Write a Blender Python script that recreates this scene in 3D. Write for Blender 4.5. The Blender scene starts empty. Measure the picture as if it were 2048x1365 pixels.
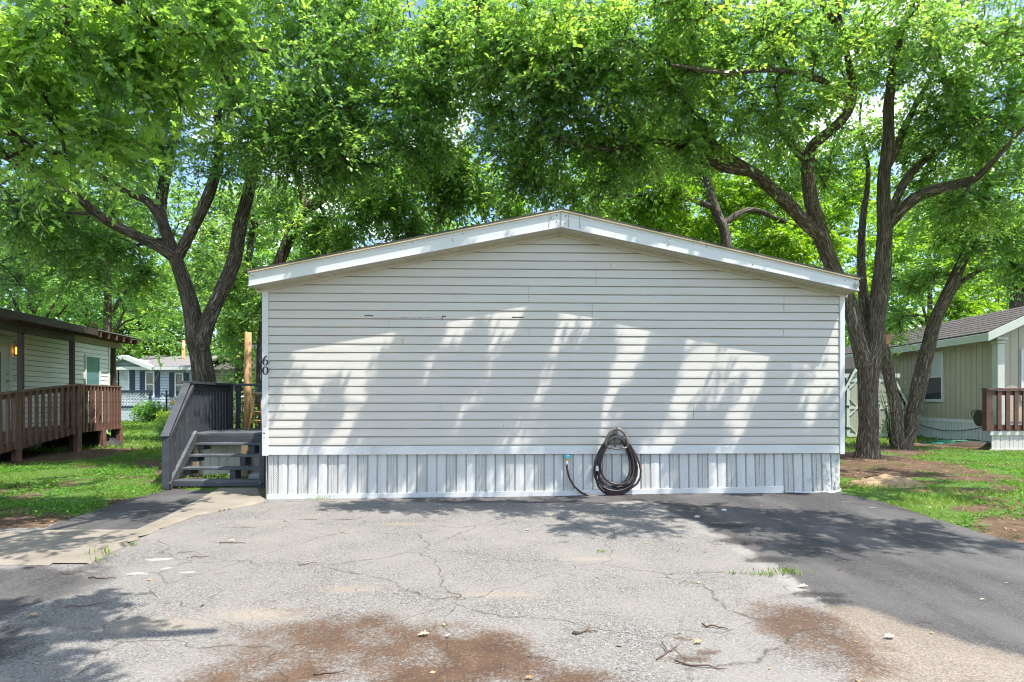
import bpy, math, random
import numpy as np
from math import radians, sin, cos, pi, sqrt, atan2
from mathutils import Vector, Matrix

S = bpy.context.scene
COL = S.collection
rng = np.random.default_rng(7)
random.seed(5)
F = 1137.8; CX = 1024.0; HY = 800.0; CH = 1.2

# ------------------------------------------------------------------ survey helpers
def P(px, py, Y):
    """point at distance Y seen at photo pixel (px, py) - used to survey the place"""
    return Vector(((px-CX)/F*Y, Y, CH-(py-HY)/F*Y))
def G(px, py, z=0.0):
    Y = (CH-z)*F/(py-HY)
    return ((px-CX)/F*Y, Y)

def hash2(ix, iy, seed):
    h = (ix.astype(np.int64)*374761393 + iy.astype(np.int64)*668265263 + seed*974711) & 0x7fffffff
    h = ((h ^ (h >> 13))*1274126177) & 0x7fffffff
    return ((h ^ (h >> 16)) & 0xffff)/65535.0
def vn(x, y, scale=1.0, seed=1):
    x = np.asarray(x, float)*scale; y = np.asarray(y, float)*scale
    ix = np.floor(x); iy = np.floor(y); fx = x-ix; fy = y-iy
    fx = fx*fx*(3-2*fx); fy = fy*fy*(3-2*fy)
    a = hash2(ix, iy, seed); b = hash2(ix+1, iy, seed); c = hash2(ix, iy+1, seed); d = hash2(ix+1, iy+1, seed)
    return (a*(1-fx)+b*fx)*(1-fy)+(c*(1-fx)+d*fx)*fy
def fbm(x, y, scale, seed, o=3):
    s = 0; t = 0
    for k in range(o):
        s = s+vn(x, y, scale*2**k, seed+k*17)*0.5**k; t += 0.5**k
    return s/t
def sstep(a, b, x):
    t = np.clip((np.asarray(x, float)-a)/(b-a), 0, 1); return t*t*(3-2*t)
def sdf(poly, X, Y):
    """signed distance to polygon, negative inside"""
    p = np.array(poly, float); n = len(p)
    d = np.full(X.shape, 1e9); ins = np.zeros(X.shape, bool)
    for i in range(n):
        a = p[i]; b = p[(i+1) % n]; e = b-a
        wx = X-a[0]; wy = Y-a[1]
        t = np.clip((wx*e[0]+wy*e[1])/max(1e-12, e@e), 0, 1)
        d = np.minimum(d, np.hypot(wx-t*e[0], wy-t*e[1]))
        c = ((a[1] <= Y) & (b[1] > Y)) | ((b[1] <= Y) & (a[1] > Y))
        with np.errstate(divide='ignore', invalid='ignore'):
            xi = a[0]+(Y-a[1])/(b[1]-a[1] if b[1] != a[1] else 1e-9)*e[0]
        ins ^= c & (X < xi)
    return np.where(ins, -d, d)
def gz(x, y):
    return 0.05*sstep(-3, 4, x)*sstep(4.2, 7, y)

# ------------------------------------------------------------------ materials
def new_mat(name):
    m = bpy.data.materials.new(name); m.use_nodes = True
    nt = m.node_tree; b = nt.nodes['Principled BSDF']
    return m, nt, b
def N(nt, t, **kw):
    n = nt.nodes.new(t)
    for k, v in kw.items():
        if k in n.inputs: n.inputs[k].default_value = v
        else: setattr(n, k, v)
    return n
def mixrgb(nt, fac, a, b, mode='MIX'):
    n = nt.nodes.new('ShaderNodeMix'); n.data_type = 'RGBA'; n.blend_type = mode
    for i, v in ((0, fac), (6, a), (7, b)):
        if hasattr(v, 'links') or isinstance(v, bpy.types.NodeSocket): nt.links.new(v, n.inputs[i])
        else: n.inputs[i].default_value = v if i == 0 else (*v, 1) if len(v) == 3 else v
    return n.outputs[2]
def ramp(nt, src, stops):
    r = nt.nodes.new('ShaderNodeValToRGB'); nt.links.new(src, r.inputs[0])
    e = r.color_ramp.elements
    while len(e) < len(stops): e.new(0.5)
    for el, (p, c) in zip(e, stops):
        el.position = p; el.color = (*c, 1) if isinstance(c, tuple) else (c, c, c, 1)
    return r.outputs[0]
def noise(nt, vec, scale, detail=3, rough=0.55, dist=0.0):
    n = nt.nodes.new('ShaderNodeTexNoise'); n.inputs['Scale'].default_value = scale
    n.inputs['Detail'].default_value = detail; n.inputs['Roughness'].default_value = rough
    n.inputs['Distortion'].default_value = dist
    if vec is not None: nt.links.new(vec, n.inputs['Vector'])
    return n.outputs[0]
def coord(nt, kind='Object', scale=None):
    t = nt.nodes.new('ShaderNodeTexCoord'); o = t.outputs[kind]
    if scale:
        m = nt.nodes.new('ShaderNodeMapping'); m.inputs['Scale'].default_value = scale
        nt.links.new(o, m.inputs['Vector']); o = m.outputs[0]
    return o
def attr(nt, name, out='Fac'):
    a = nt.nodes.new('ShaderNodeAttribute'); a.attribute_name = name
    return a.outputs[out]
def math_n(nt, op, a, b=0.0, clamp=False):
    n = nt.nodes.new('ShaderNodeMath'); n.operation = op; n.use_clamp = clamp
    for i, v in ((0, a), (1, b)):
        if isinstance(v, bpy.types.NodeSocket): nt.links.new(v, n.inputs[i])
        else: n.inputs[i].default_value = v
    return n.outputs[0]
def bump(nt, b, h, strength=0.3, dist=0.01):
    n = nt.nodes.new('ShaderNodeBump'); n.inputs['Strength'].default_value = strength
    n.inputs['Distance'].default_value = dist
    nt.links.new(h, n.inputs['Height']); nt.links.new(n.outputs[0], b.inputs['Normal'])
def mk(name, c, rough=0.6, var=0.12, scale=4.0, stretch=None, dirt=None, dirt_lo=0.55, dirt_hi=0.8, dscale=1.5,
       bmp=0.0, bscale=80, metal=0.0, spec=0.5):
    k_ = {'vinyl': .87, 'trim_white': .82, 'fascia_white': .80, 'soffit': .85, 'foam': .8, 'white_paint': .85, 'trim_green_white': .85, 'tan_panel': 1.0, 'skirt_white': 1.0, 'brick_white': .85, 'siding_blue': .85, 'weathered_white': .9}.get(name, 1.0)
    c = tuple(x*k_ for x in c); dirt = tuple(x*k_ for x in dirt) if dirt else None
    m, nt, b = new_mat(name)
    co = coord(nt, 'Object', stretch)
    n1 = noise(nt, co, scale, 4)
    lo = tuple(x*(1-var) for x in c); hi = tuple(min(1, x*(1+var)) for x in c)
    colr = ramp(nt, n1, [(0.3, lo), (0.7, hi)])
    if dirt:
        n2 = noise(nt, coord(nt, 'Object', stretch), dscale, 6, 0.65)
        f = ramp(nt, n2, [(dirt_lo, 0.0), (dirt_hi, 1.0)])
        colr = mixrgb(nt, f, colr, dirt)
    nt.links.new(colr, b.inputs['Base Color'])
    b.inputs['Roughness'].default_value = rough; b.inputs['Metallic'].default_value = metal
    b.inputs['Specular IOR Level'].default_value = spec
    if bmp:
        bump(nt, b, noise(nt, co, bscale, 3), bmp, 0.004)
    return m

M = {}
M['vinyl'] = mk('vinyl', (0.60, 0.560, 0.505), 0.42, 0.035, 2.0, (0.4, 0.4, 6), (0.52, 0.49, 0.43), 0.62, 0.9, 1.2, 0.12, 60)
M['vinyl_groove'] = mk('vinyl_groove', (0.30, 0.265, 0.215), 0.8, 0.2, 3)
M['trim_white'] = mk('trim_white', (0.72, 0.72, 0.70), 0.4, 0.04, 3, (1, 1, 1), (0.55, 0.54, 0.5), 0.6, 0.9, 2.5, 0.05, 50)
M['fascia_white'] = mk('fascia_white', (0.74, 0.745, 0.735), 0.38, 0.03, 3, (0.5, 0.5, 8), (0.56, 0.57, 0.56), 0.6, 0.95, 2.0, 0.05, 50)
M['soffit'] = mk('soffit', (0.60, 0.55, 0.45), 0.5, 0.06, 3)
M['wood_edge'] = mk('wood_edge', (0.62, 0.50, 0.30), 0.6, 0.1, 6)
M['shingle_dark'] = mk('shingle_dark', (0.055, 0.05, 0.047), 0.9, 0.35, 9, (1, 1, 1), None, bmp=0.5, bscale=120)
M['joint'] = mk('joint', (0.30, 0.28, 0.25), 0.7, 0.1)
M['crack'] = mk('crack', (0.035, 0.03, 0.027), 0.8, 0.1)
M['yellow_stain'] = mk('yellow_stain', (0.45, 0.36, 0.10), 0.6, 0.15)
M['black_paint'] = mk('black_paint', (0.012, 0.012, 0.012), 0.35, 0.1)
M['steel'] = mk('steel', (0.55, 0.55, 0.55), 0.35, 0.1, 9, metal=0.8)
M['brass'] = mk('brass', (0.55, 0.38, 0.12), 0.35, 0.1, 9, metal=0.9)
M['teal'] = mk('teal', (0.05, 0.42, 0.55), 0.4, 0.1, 9)
M['taupe_plastic'] = mk('taupe_plastic', (0.17, 0.145, 0.12), 0.45, 0.08, 9, bmp=0.05)
M['hose_black'] = None
M['deck_grey'] = mk('deck_grey', (0.046, 0.050, 0.059), 0.62, 0.25, 2.2, (1, 1, 4), (0.16, 0.17, 0.18), 0.62, 0.85, 3.5, 0.25, 40)
M['deck_tread'] = mk('deck_tread', (0.075, 0.081, 0.090), 0.62, 0.25, 2.2, (1, 1, 4), (0.26, 0.26, 0.26), 0.55, 0.8, 3.5, 0.25, 40)
M['weathered_white'] = mk('weathered_white', (0.60, 0.585, 0.53), 0.7, 0.12, 3, (3, 3, 0.5), (0.33, 0.31, 0.24), 0.5, 0.8, 3.0, 0.2, 40)
M['raw_wood'] = mk('raw_wood', (0.30, 0.22, 0.13), 0.7, 0.25, 5, (4, 4, 0.4), None, bmp=0.3, bscale=30)
M['stool_wood'] = mk('stool_wood', (0.52, 0.30, 0.09), 0.4, 0.18, 8, (5, 5, 0.6), None, bmp=0.1, bscale=30)
M['stool_seat'] = mk('stool_seat', (0.22, 0.16, 0.09), 0.5, 0.2, 8)
M['cedar_pole'] = mk('cedar_pole', (0.42, 0.25, 0.115), 0.75, 0.3, 9, (3, 3, 0.35), (0.30, 0.17, 0.07), 0.5, 0.7, 7, 0.4, 25)
M['foam'] = mk('foam', (0.75, 0.75, 0.72), 0.9, 0.06, 9, None, (0.3, 0.28, 0.24), 0.6, 0.7, 6)
M['ramp_brown'] = mk('ramp_brown', (0.155, 0.078, 0.058), 0.65, 0.3, 2.5, (1, 1, 3), (0.20, 0.13, 0.10), 0.55, 0.85, 3.0, 0.25, 40)
M['dark_brown'] = mk('dark_brown', (0.060, 0.035, 0.032), 0.6, 0.25, 2.5, (1, 1, 3), None, bmp=0.2, bscale=40)
M['deck_red'] = mk('deck_red', (0.105, 0.042, 0.030), 0.6, 0.25, 2.5, (1, 1, 3), (0.16, 0.08, 0.06), 0.55, 0.85, 3.0, 0.2, 40)
M['siding_beige'] = mk('siding_beige', (0.78, 0.75, 0.70), 0.5, 0.05, 2, (0.5, 0.5, 5), (0.45, 0.42, 0.38), 0.55, 0.85, 1.5, 0.1, 60)
M['siding_blue'] = mk('siding_blue', (0.50, 0.57, 0.69), 0.5, 0.05, 2, (0.5, 0.5, 5), None, bmp=0.1)
M['brick_white'] = mk('brick_white', (0.62, 0.66, 0.74), 0.7, 0.08, 5)
M['shutter_navy'] = mk('shutter_navy', (0.022, 0.034, 0.065), 0.5, 0.15)
M['roof_grey'] = mk('roof_grey', (0.20, 0.185, 0.19), 0.9, 0.2, 7, None, (0.12, 0.11, 0.11), 0.5, 0.7, 9, 0.4, 60)
M['roof_brown'] = mk('roof_brown', (0.095, 0.08, 0.073), 0.9, 0.3, 9, None, (0.045, 0.04, 0.037), 0.45, 0.62, 14, 0.5, 60)
M['tan_panel'] = mk('tan_panel', (0.44, 0.40, 0.305), 0.65, 0.07, 2.5, (1, 1, 0.3), (0.36, 0.34, 0.25), 0.5, 0.8, 1.5, 0.12, 60)
M['trim_green_white'] = mk('trim_green_white', (0.60, 0.64, 0.56), 0.5, 0.06, 3)
M['skirt_white'] = mk('skirt_white', (0.66, 0.70, 0.70), 0.5, 0.06, 3, (2, 2, 0.4), (0.42, 0.42, 0.36), 0.6, 0.85, 3)
M['shed_panel'] = mk('shed_panel', (0.33, 0.33, 0.26), 0.6, 0.08, 3, (2, 2, 0.4))
M['white_paint'] = mk('white_paint', (0.72, 0.74, 0.74), 0.45, 0.05, 4)
M['sand'] = mk('sand', (0.30, 0.205, 0.115), 0.95, 0.15, 14, None, (0.40, 0.30, 0.18), 0.5, 0.75, 6, 0.9, 70)
M['twig'] = mk('twig', (0.10, 0.06, 0.04), 0.85, 0.35, 20)
M['dead_leaf'] = mk('dead_leaf', (0.38, 0.24, 0.11), 0.7, 0.4, 5)
M['pale_leaf'] = mk('pale_leaf', (0.42, 0.37, 0.24), 0.7, 0.2, 5)
M['green_hose'] = mk('green_hose', (0.01, 0.16, 0.085), 0.4, 0.15)
M['cable'] = mk('cable', (0.02, 0.02, 0.02), 0.5, 0.1)
M['wire'] = mk('wire', (0.30, 0.31, 0.33), 0.5, 0.1)
M['dark_soil'] = mk('dark_soil', (0.05, 0.035, 0.025), 0.95, 0.3, 20, bmp=0.5, bscale=40)
M['pebble'] = mk('pebble', (0.55, 0.53, 0.50), 0.9, 0.2, 9)
M['torn_wood'] = mk('torn_wood', (0.50, 0.22, 0.08), 0.8, 0.3, 20)
M['tarp_dark'] = mk('tarp_dark', (0.02, 0.019, 0.018), 0.7, 0.3, 6, bmp=0.3, bscale=20)

def glass(name, c, rough=0.06):
    m, nt, b = new_mat(name)
    co = coord(nt, 'Object')
    nt.links.new(ramp(nt, noise(nt, co, 1.1, 3), [(0.3, tuple(x*0.7 for x in c)), (0.7, tuple(min(1, x*1.3) for x in c))]), b.inputs['Base Color'])
    b.inputs['Roughness'].default_value = rough; b.inputs['Specular IOR Level'].default_value = 0.8
    return m
M['glass_teal'] = glass('glass_teal', (0.10, 0.20, 0.22))
M['glass_dark'] = glass('glass_dark', (0.05, 0.065, 0.075))
M['blind'] = glass('blind', (0.42, 0.45, 0.47), 0.3)
def lamp_mat():
    m, nt, b = new_mat('lamp_glow')
    b.inputs['Base Color'].default_value = (0.8, 0.4, 0.1, 1)
    b.inputs['Emission Color'].default_value = (1.0, 0.42, 0.06, 1); b.inputs['Emission Strength'].default_value = 1.6
    return m
M['lamp_glow'] = lamp_mat()

def perf_mat():
    """perforated vinyl skirting vent: rows of small dark holes"""
    m, nt, b = new_mat('vinyl_vent')
    uv = attr(nt, 'uvw', 'Vector')
    mp = nt.nodes.new('ShaderNodeMapping'); mp.inputs['Scale'].default_value = (1/0.016, 1/0.016, 1/0.016)
    mp.inputs['Rotation'].default_value = (0, 0, radians(45))
    nt.links.new(uv, mp.inputs['Vector'])
    v = nt.nodes.new('ShaderNodeTexVoronoi'); v.inputs['Randomness'].default_value = 0.0; v.inputs['Scale'].default_value = 1.0
    v.voronoi_dimensions = '2D'
    nt.links.new(mp.outputs[0], v.inputs['Vector'])
    f = ramp(nt, v.outputs['Distance'], [(0.24, 0.0), (0.34, 1.0)])
    nt.links.new(mixrgb(nt, f, (0.25, 0.24, 0.21), (0.52, 0.51, 0.475)), b.inputs['Base Color'])
    b.inputs['Roughness'].default_value = 0.5
    return m
M['vinyl_vent'] = perf_mat()
def skirt_mat():
    m, nt, b = new_mat('vinyl_skirt')
    co = coord(nt, 'Object')
    colr = ramp(nt, noise(nt, coord(nt, 'Object', (3, 3, 0.4)), 3, 4), [(0.3, (0.50, 0.495, 0.475)), (0.7, (0.57, 0.565, 0.545))])
    # black mildew towards the right corner of the skirting
    f = attr(nt, 'mildew')
    n = noise(nt, coord(nt, 'Object', (1, 1, 0.5)), 34, 5, 0.7)
    k = math_n(nt, 'MULTIPLY', f, ramp(nt, n, [(0.5, 0.0), (0.58, 1.0)]))
    n3 = noise(nt, coord(nt, 'Object', (6, 6, 0.6)), 3.0, 5, 0.7)
    colr = mixrgb(nt, ramp(nt, n3, [(0.56, 0.0), (0.8, 0.6)]), colr, (0.42, 0.40, 0.34))
    colr = mixrgb(nt, k, colr, (0.09, 0.085, 0.075))
    nt.links.new(colr, b.inputs['Base Color']); b.inputs['Roughness'].default_value = 0.4
    return m
M['vinyl_skirt'] = skirt_mat()
def hose_mat():
    m, nt, b = new_mat('hose_black')
    v = attr(nt, 'bark', 'Vector')
    s = nt.nodes.new('ShaderNodeSeparateXYZ'); nt.links.new(v, s.inputs[0])
    f = ramp(nt, s.outputs[0], [(0.84, 0.0), (0.88, 1.0)])
    nt.links.new(mixrgb(nt, f, (0.022, 0.021, 0.022), (0.15, 0.04, 0.028)), b.inputs['Base Color'])
    b.inputs['Roughness'].default_value = 0.42
    return m
M['hose_black'] = hose_mat()
def bark_mat(name, a, c2, lich):
    m, nt, b = new_mat(name)
    v = attr(nt, 'bark', 'Vector')
    mp = nt.nodes.new('ShaderNodeMapping'); mp.inputs['Scale'].default_value = (1, 1, 0.22); nt.links.new(v, mp.inputs['Vector'])
    mp.inputs['Scale'].default_value = (1, 1, 0.14)
    n1 = noise(nt, mp.outputs[0], 6.0, 4, 0.6, 0.9)
    rid = math_n(nt, 'MULTIPLY', math_n(nt, 'ABSOLUTE', math_n(nt, 'SUBTRACT', n1, 0.5)), 5.0, True)
    n2 = noise(nt, v, 9, 5, 0.7)
    h = math_n(nt, 'ADD', math_n(nt, 'MULTIPLY', rid, 0.8), math_n(nt, 'MULTIPLY', n2, 0.4))
    c = ramp(nt, h, [(0.12, tuple(x*.5 for x in a)), (0.32, a), (0.60, c2), (0.88, lich)])
    nt.links.new(c, b.inputs['Base Color']); b.inputs['Roughness'].default_value = 0.9
    b.inputs['Specular IOR Level'].default_value = 0.2
    bump(nt, b, h, 1.0, 0.06)
    return m
M['bark'] = bark_mat('bark', (0.105, 0.082, 0.062), (0.30, 0.24, 0.185), (0.50, 0.43, 0.35))
M['bark_light'] = bark_mat('bark_light', (0.125, 0.094, 0.068), (0.36, 0.285, 0.213), (0.56, 0.48, 0.38))
def leaf_mat(name, lo, mid, hi, tr=1.25, trmix=0.5, rough=0.33, spec=0.6):
    m, nt, b = new_mat(name)
    t = attr(nt, 'tint')
    c = ramp(nt, t, [(0.0, lo), (0.55, mid), (1.0, hi)])
    nt.links.new(c, b.inputs['Base Color']); b.inputs['Roughness'].default_value = rough
    b.inputs['Specular IOR Level'].default_value = spec
    tl = nt.nodes.new('ShaderNodeBsdfTranslucent')
    c2 = mixrgb(nt, 1.0, c, (2.3*tr, 2.1*tr, 0.9*tr), 'MULTIPLY')
    nt.links.new(c2, tl.inputs['Color'])
    mx = nt.nodes.new('ShaderNodeMixShader'); mx.inputs[0].default_value = trmix
    nt.links.new(b.outputs[0], mx.inputs[1]); nt.links.new(tl.outputs[0], mx.inputs[2])
    nt.links.new(mx.outputs[0], nt.nodes['Material Output'].inputs['Surface'])
    return m
M['leaf_elm'] = leaf_mat('leaf_elm', (0.085, 0.172, 0.080), (0.140, 0.275, 0.092), (0.27, 0.41, 0.100))
M['leaf_far'] = leaf_mat('leaf_far', (0.08, 0.165, 0.06), (0.13, 0.26, 0.08), (0.22, 0.36, 0.09))
M['leaf_lime'] = leaf_mat('leaf_lime', (0.07, 0.16, 0.015), (0.13, 0.25, 0.02), (0.20, 0.32, 0.03))
M['leaf_yellow'] = leaf_mat('leaf_yellow', (0.10, 0.19, 0.04), (0.19, 0.27, 0.06), (0.34, 0.33, 0.08))
M['leaf_oak'] = leaf_mat('leaf_oak', (0.075, 0.160, 0.065), (0.130, 0.255, 0.075), (0.23, 0.37, 0.085))
M['grass_blade'] = leaf_mat('grass_blade', (0.075, 0.15, 0.022), (0.15, 0.27, 0.038), (0.36, 0.39, 0.13), 0.8, 0.35, 0.5, 0.3)
M['clover'] = leaf_mat('clover', (0.05, 0.15, 0.02), (0.09, 0.25, 0.03), (0.16, 0.33, 0.05), 0.8, 0.35, 0.5, 0.3)

# ------------------------------------------------------------------ objects
BASE = {}
def tag(o, label=None, cat=None, group=None, kind=None):
    if label: o['label'] = label
    if cat: o['category'] = cat
    if group: o['group'] = group
    if kind: o['kind'] = kind
    return o
def thing(name, loc, label, cat, group=None):
    o = bpy.data.objects.new(name, None); COL.objects.link(o); o.location = loc
    o.empty_display_size = 0.2
    BASE[o.name] = Vector(loc)
    return tag(o, label, cat, group)

class MB:
    def __init__(s): s.v = []; s.f = []; s.m = []; s.a = {}
    def face(s, pts, mi=0):
        k = len(s.v); s.v += [tuple(p) for p in pts]; s.f.append(tuple(range(k, k+len(pts)))); s.m.append(mi)
    def add(s, vs, fs, mi=0):
        k = len(s.v); s.v += [tuple(p) for p in vs]
        for f in fs: s.f.append(tuple(i+k for i in f)); s.m.append(mi)
    def hexa(s, p, mi=0):   # 8 points: bottom loop then top loop
        s.add(p, [(3, 2, 1, 0), (4, 5, 6, 7), (0, 1, 5, 4), (1, 2, 6, 5), (2, 3, 7, 6), (3, 0, 4, 7)], mi)
    def box(s, x0, x1, y0, y1, z0, z1, mi=0):
        s.hexa([(x0, y0, z0), (x1, y0, z0), (x1, y1, z0), (x0, y1, z0), (x0, y0, z1), (x1, y0, z1), (x1, y1, z1), (x0, y1, z1)], mi)
    def bar(s, p0, p1, w, h, up=(0, 0, 1), mi=0):
        p0 = Vector(p0); p1 = Vector(p1); d = (p1-p0).normalized(); up = Vector(up)
        sx = d.cross(up)
        if sx.length < 1e-4: sx = d.cross(Vector((0, 1, 0)))
        sx.normalize(); sz = sx.cross(d).normalized()
        a = sx*w/2; b = sz*h/2
        s.hexa([p0-a-b, p0+a-b, p1+a-b, p1-a-b, p0-a+b, p0+a+b, p1+a+b, p1-a+b], mi)
    def tube(s, pts, rad, n=8, cap=True, mi=0, attrs=False):
        pts = [Vector(p) for p in pts]; m = len(pts)
        if not hasattr(rad, '__len__'): rad = [rad]*m
        k = len(s.v); d0 = (pts[1]-pts[0]).normalized()
        ref = Vector((0, 0, 1)) if abs(d0.z) < 0.9 else Vector((1, 0, 0))
        x = d0.cross(ref).normalized(); L = 0.0; at = []
        for i in range(m):
            d = (pts[min(i+1, m-1)]-pts[max(i-1, 0)]).normalized()
            x = (x-d*x.dot(d)).normalized(); y = d.cross(x)
            if i: L += (pts[i]-pts[i-1]).length
            for j in range(n):
                a = 2*pi*j/n
                s.v.append(tuple(pts[i]+(x*cos(a)+y*sin(a))*rad[i])); at.append((cos(a+L*2.2), sin(a+L*2.2), L))
        for i in range(m-1):
            for j in range(n):
                s.f.append((k+i*n+j, k+i*n+(j+1) % n, k+(i+1)*n+(j+1) % n, k+(i+1)*n+j)); s.m.append(mi)
        if cap:
            s.f.append(tuple(k+j for j in reversed(range(n)))); s.m.append(mi)
            s.f.append(tuple(k+(m-1)*n+j for j in range(n))); s.m.append(mi)
        if attrs: s.a.setdefault('bark', []).extend(at)
    def prism(s, poly, d, mi=0):   # extrude a polygon (3-D points) along vector d
        d = Vector(d); n = len(poly); p = [Vector(q) for q in poly]
        s.add(p+[q+d for q in p], [tuple(reversed(range(n))), tuple(range(n, 2*n))]+[(i, (i+1) % n, n+(i+1) % n, n+i) for i in range(n)], mi)

def obj(name, mb, mats, parent=None, smooth=False, bevel=0.0, at=None):
    base = BASE[parent.name] if parent else Vector((0, 0, 0))
    loc = Vector(at)-base if at is not None else Vector((0, 0, 0))
    off = base+loc
    me = bpy.data.meshes.new(name)
    if isinstance(mb, MB):
        me.from_pydata([(a-off.x, b-off.y, c-off.z) for a, b, c in mb.v], [], mb.f)
        if any(mb.m): me.polygons.foreach_set('material_index', mb.m)
        for k, dat in mb.a.items():
            arr = np.array(dat, np.float32)
            if arr.ndim == 2:
                A = me.attributes.new(k, 'FLOAT_VECTOR', 'POINT'); A.data.foreach_set('vector', arr.ravel())
            else:
                A = me.attributes.new(k, 'FLOAT', 'POINT'); A.data.foreach_set('value', arr)
    else: raise TypeError
    for mm in (mats if isinstance(mats, (list, tuple)) else [mats]): me.materials.append(mm)
    if smooth: me.polygons.foreach_set('use_smooth', [True]*len(me.polygons))
    me.update()
    o = bpy.data.objects.new(name, me); COL.objects.link(o)
    if parent: o.parent = parent
    o.location = loc; BASE[o.name] = base+loc
    if bevel:
        b = o.modifiers.new('bevel', 'BEVEL'); b.width = bevel; b.segments = 2; b.limit_method = 'ANGLE'
    return o
def dup_part(o, at):
    c = o.copy(); COL.objects.link(c); c.parent = o.parent
    base = BASE[o.parent.name] if o.parent else Vector((0, 0, 0))
    c.location = Vector(at)-base; BASE[c.name] = Vector(at)
    return c
def np_mesh(name, V, counts, idx, mats, parent=None, attrs=None, smooth=False, fattrs=None, mi=None):
    """big mesh from numpy: V (n,3), counts per polygon, flat indices"""
    base = BASE[parent.name] if parent else Vector((0, 0, 0))
    V = np.asarray(V, np.float32)-np.array(base, np.float32)
    me = bpy.data.meshes.new(name)
    me.vertices.add(len(V)); me.vertices.foreach_set('co', V.ravel())
    me.loops.add(len(idx)); me.loops.foreach_set('vertex_index', np.asarray(idx, np.int32))
    counts = np.asarray(counts, np.int32); st = np.concatenate([[0], np.cumsum(counts)[:-1]]).astype(np.int32)
    me.polygons.add(len(counts)); me.polygons.foreach_set('loop_start', st)
    if mi is not None: me.polygons.foreach_set('material_index', np.asarray(mi, np.int32))
    if smooth: me.polygons.foreach_set('use_smooth', np.ones(len(counts), bool))
    for k, a in (attrs or {}).items():
        a = np.asarray(a, np.float32)
        if a.ndim == 2:
            A = me.attributes.new(k, 'FLOAT_VECTOR', 'POINT'); A.data.foreach_set('vector', a.ravel())
        else:
            A = me.attributes.new(k, 'FLOAT', 'POINT'); A.data.foreach_set('value', a)
    for k, a in (fattrs or {}).items():
        A = me.attributes.new(k, 'FLOAT', 'FACE'); A.data.foreach_set('value', np.asarray(a, np.float32))
    me.update(calc_edges=True); me.validate()
    for mm in (mats if isinstance(mats, (list, tuple)) else [mats]): me.materials.append(mm)
    o = bpy.data.objects.new(name, me); COL.objects.link(o)
    if parent: o.parent = parent; BASE[o.name] = base
    return o

class Frame:
    """wall frame: u along the wall, v up, w outwards"""
    def __init__(s, O, eu, n=None):
        s.O = Vector(O); s.u = Vector(eu).normalized(); s.n = Vector(n) if n else Vector((s.u.y, -s.u.x, 0)); s.n.normalize()
    def p(s, u, v, w=0.0): return s.O+s.u*u+s.n*w+Vector((0, 0, v))
    def box(s, mb, u0, u1, v0, v1, w0, w1, mi=0):
        mb.hexa([s.p(u0, v0, w0), s.p(u1, v0, w0), s.p(u1, v0, w1), s.p(u0, v0, w1), s.p(u0, v1, w0), s.p(u1, v1, w0), s.p(u1, v1, w1), s.p(u0, v1, w1)], mi)
    def hit(s, px, py, w=0.0):
        d = Vector(((px-CX)/F, 1, -(py-HY)/F)); o = Vector((0, 0, CH)); O = s.O+s.n*w
        t = (O-o).dot(s.n)/d.dot(s.n); q = o+d*t-O
        return q.dot(s.u), q.z

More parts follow.
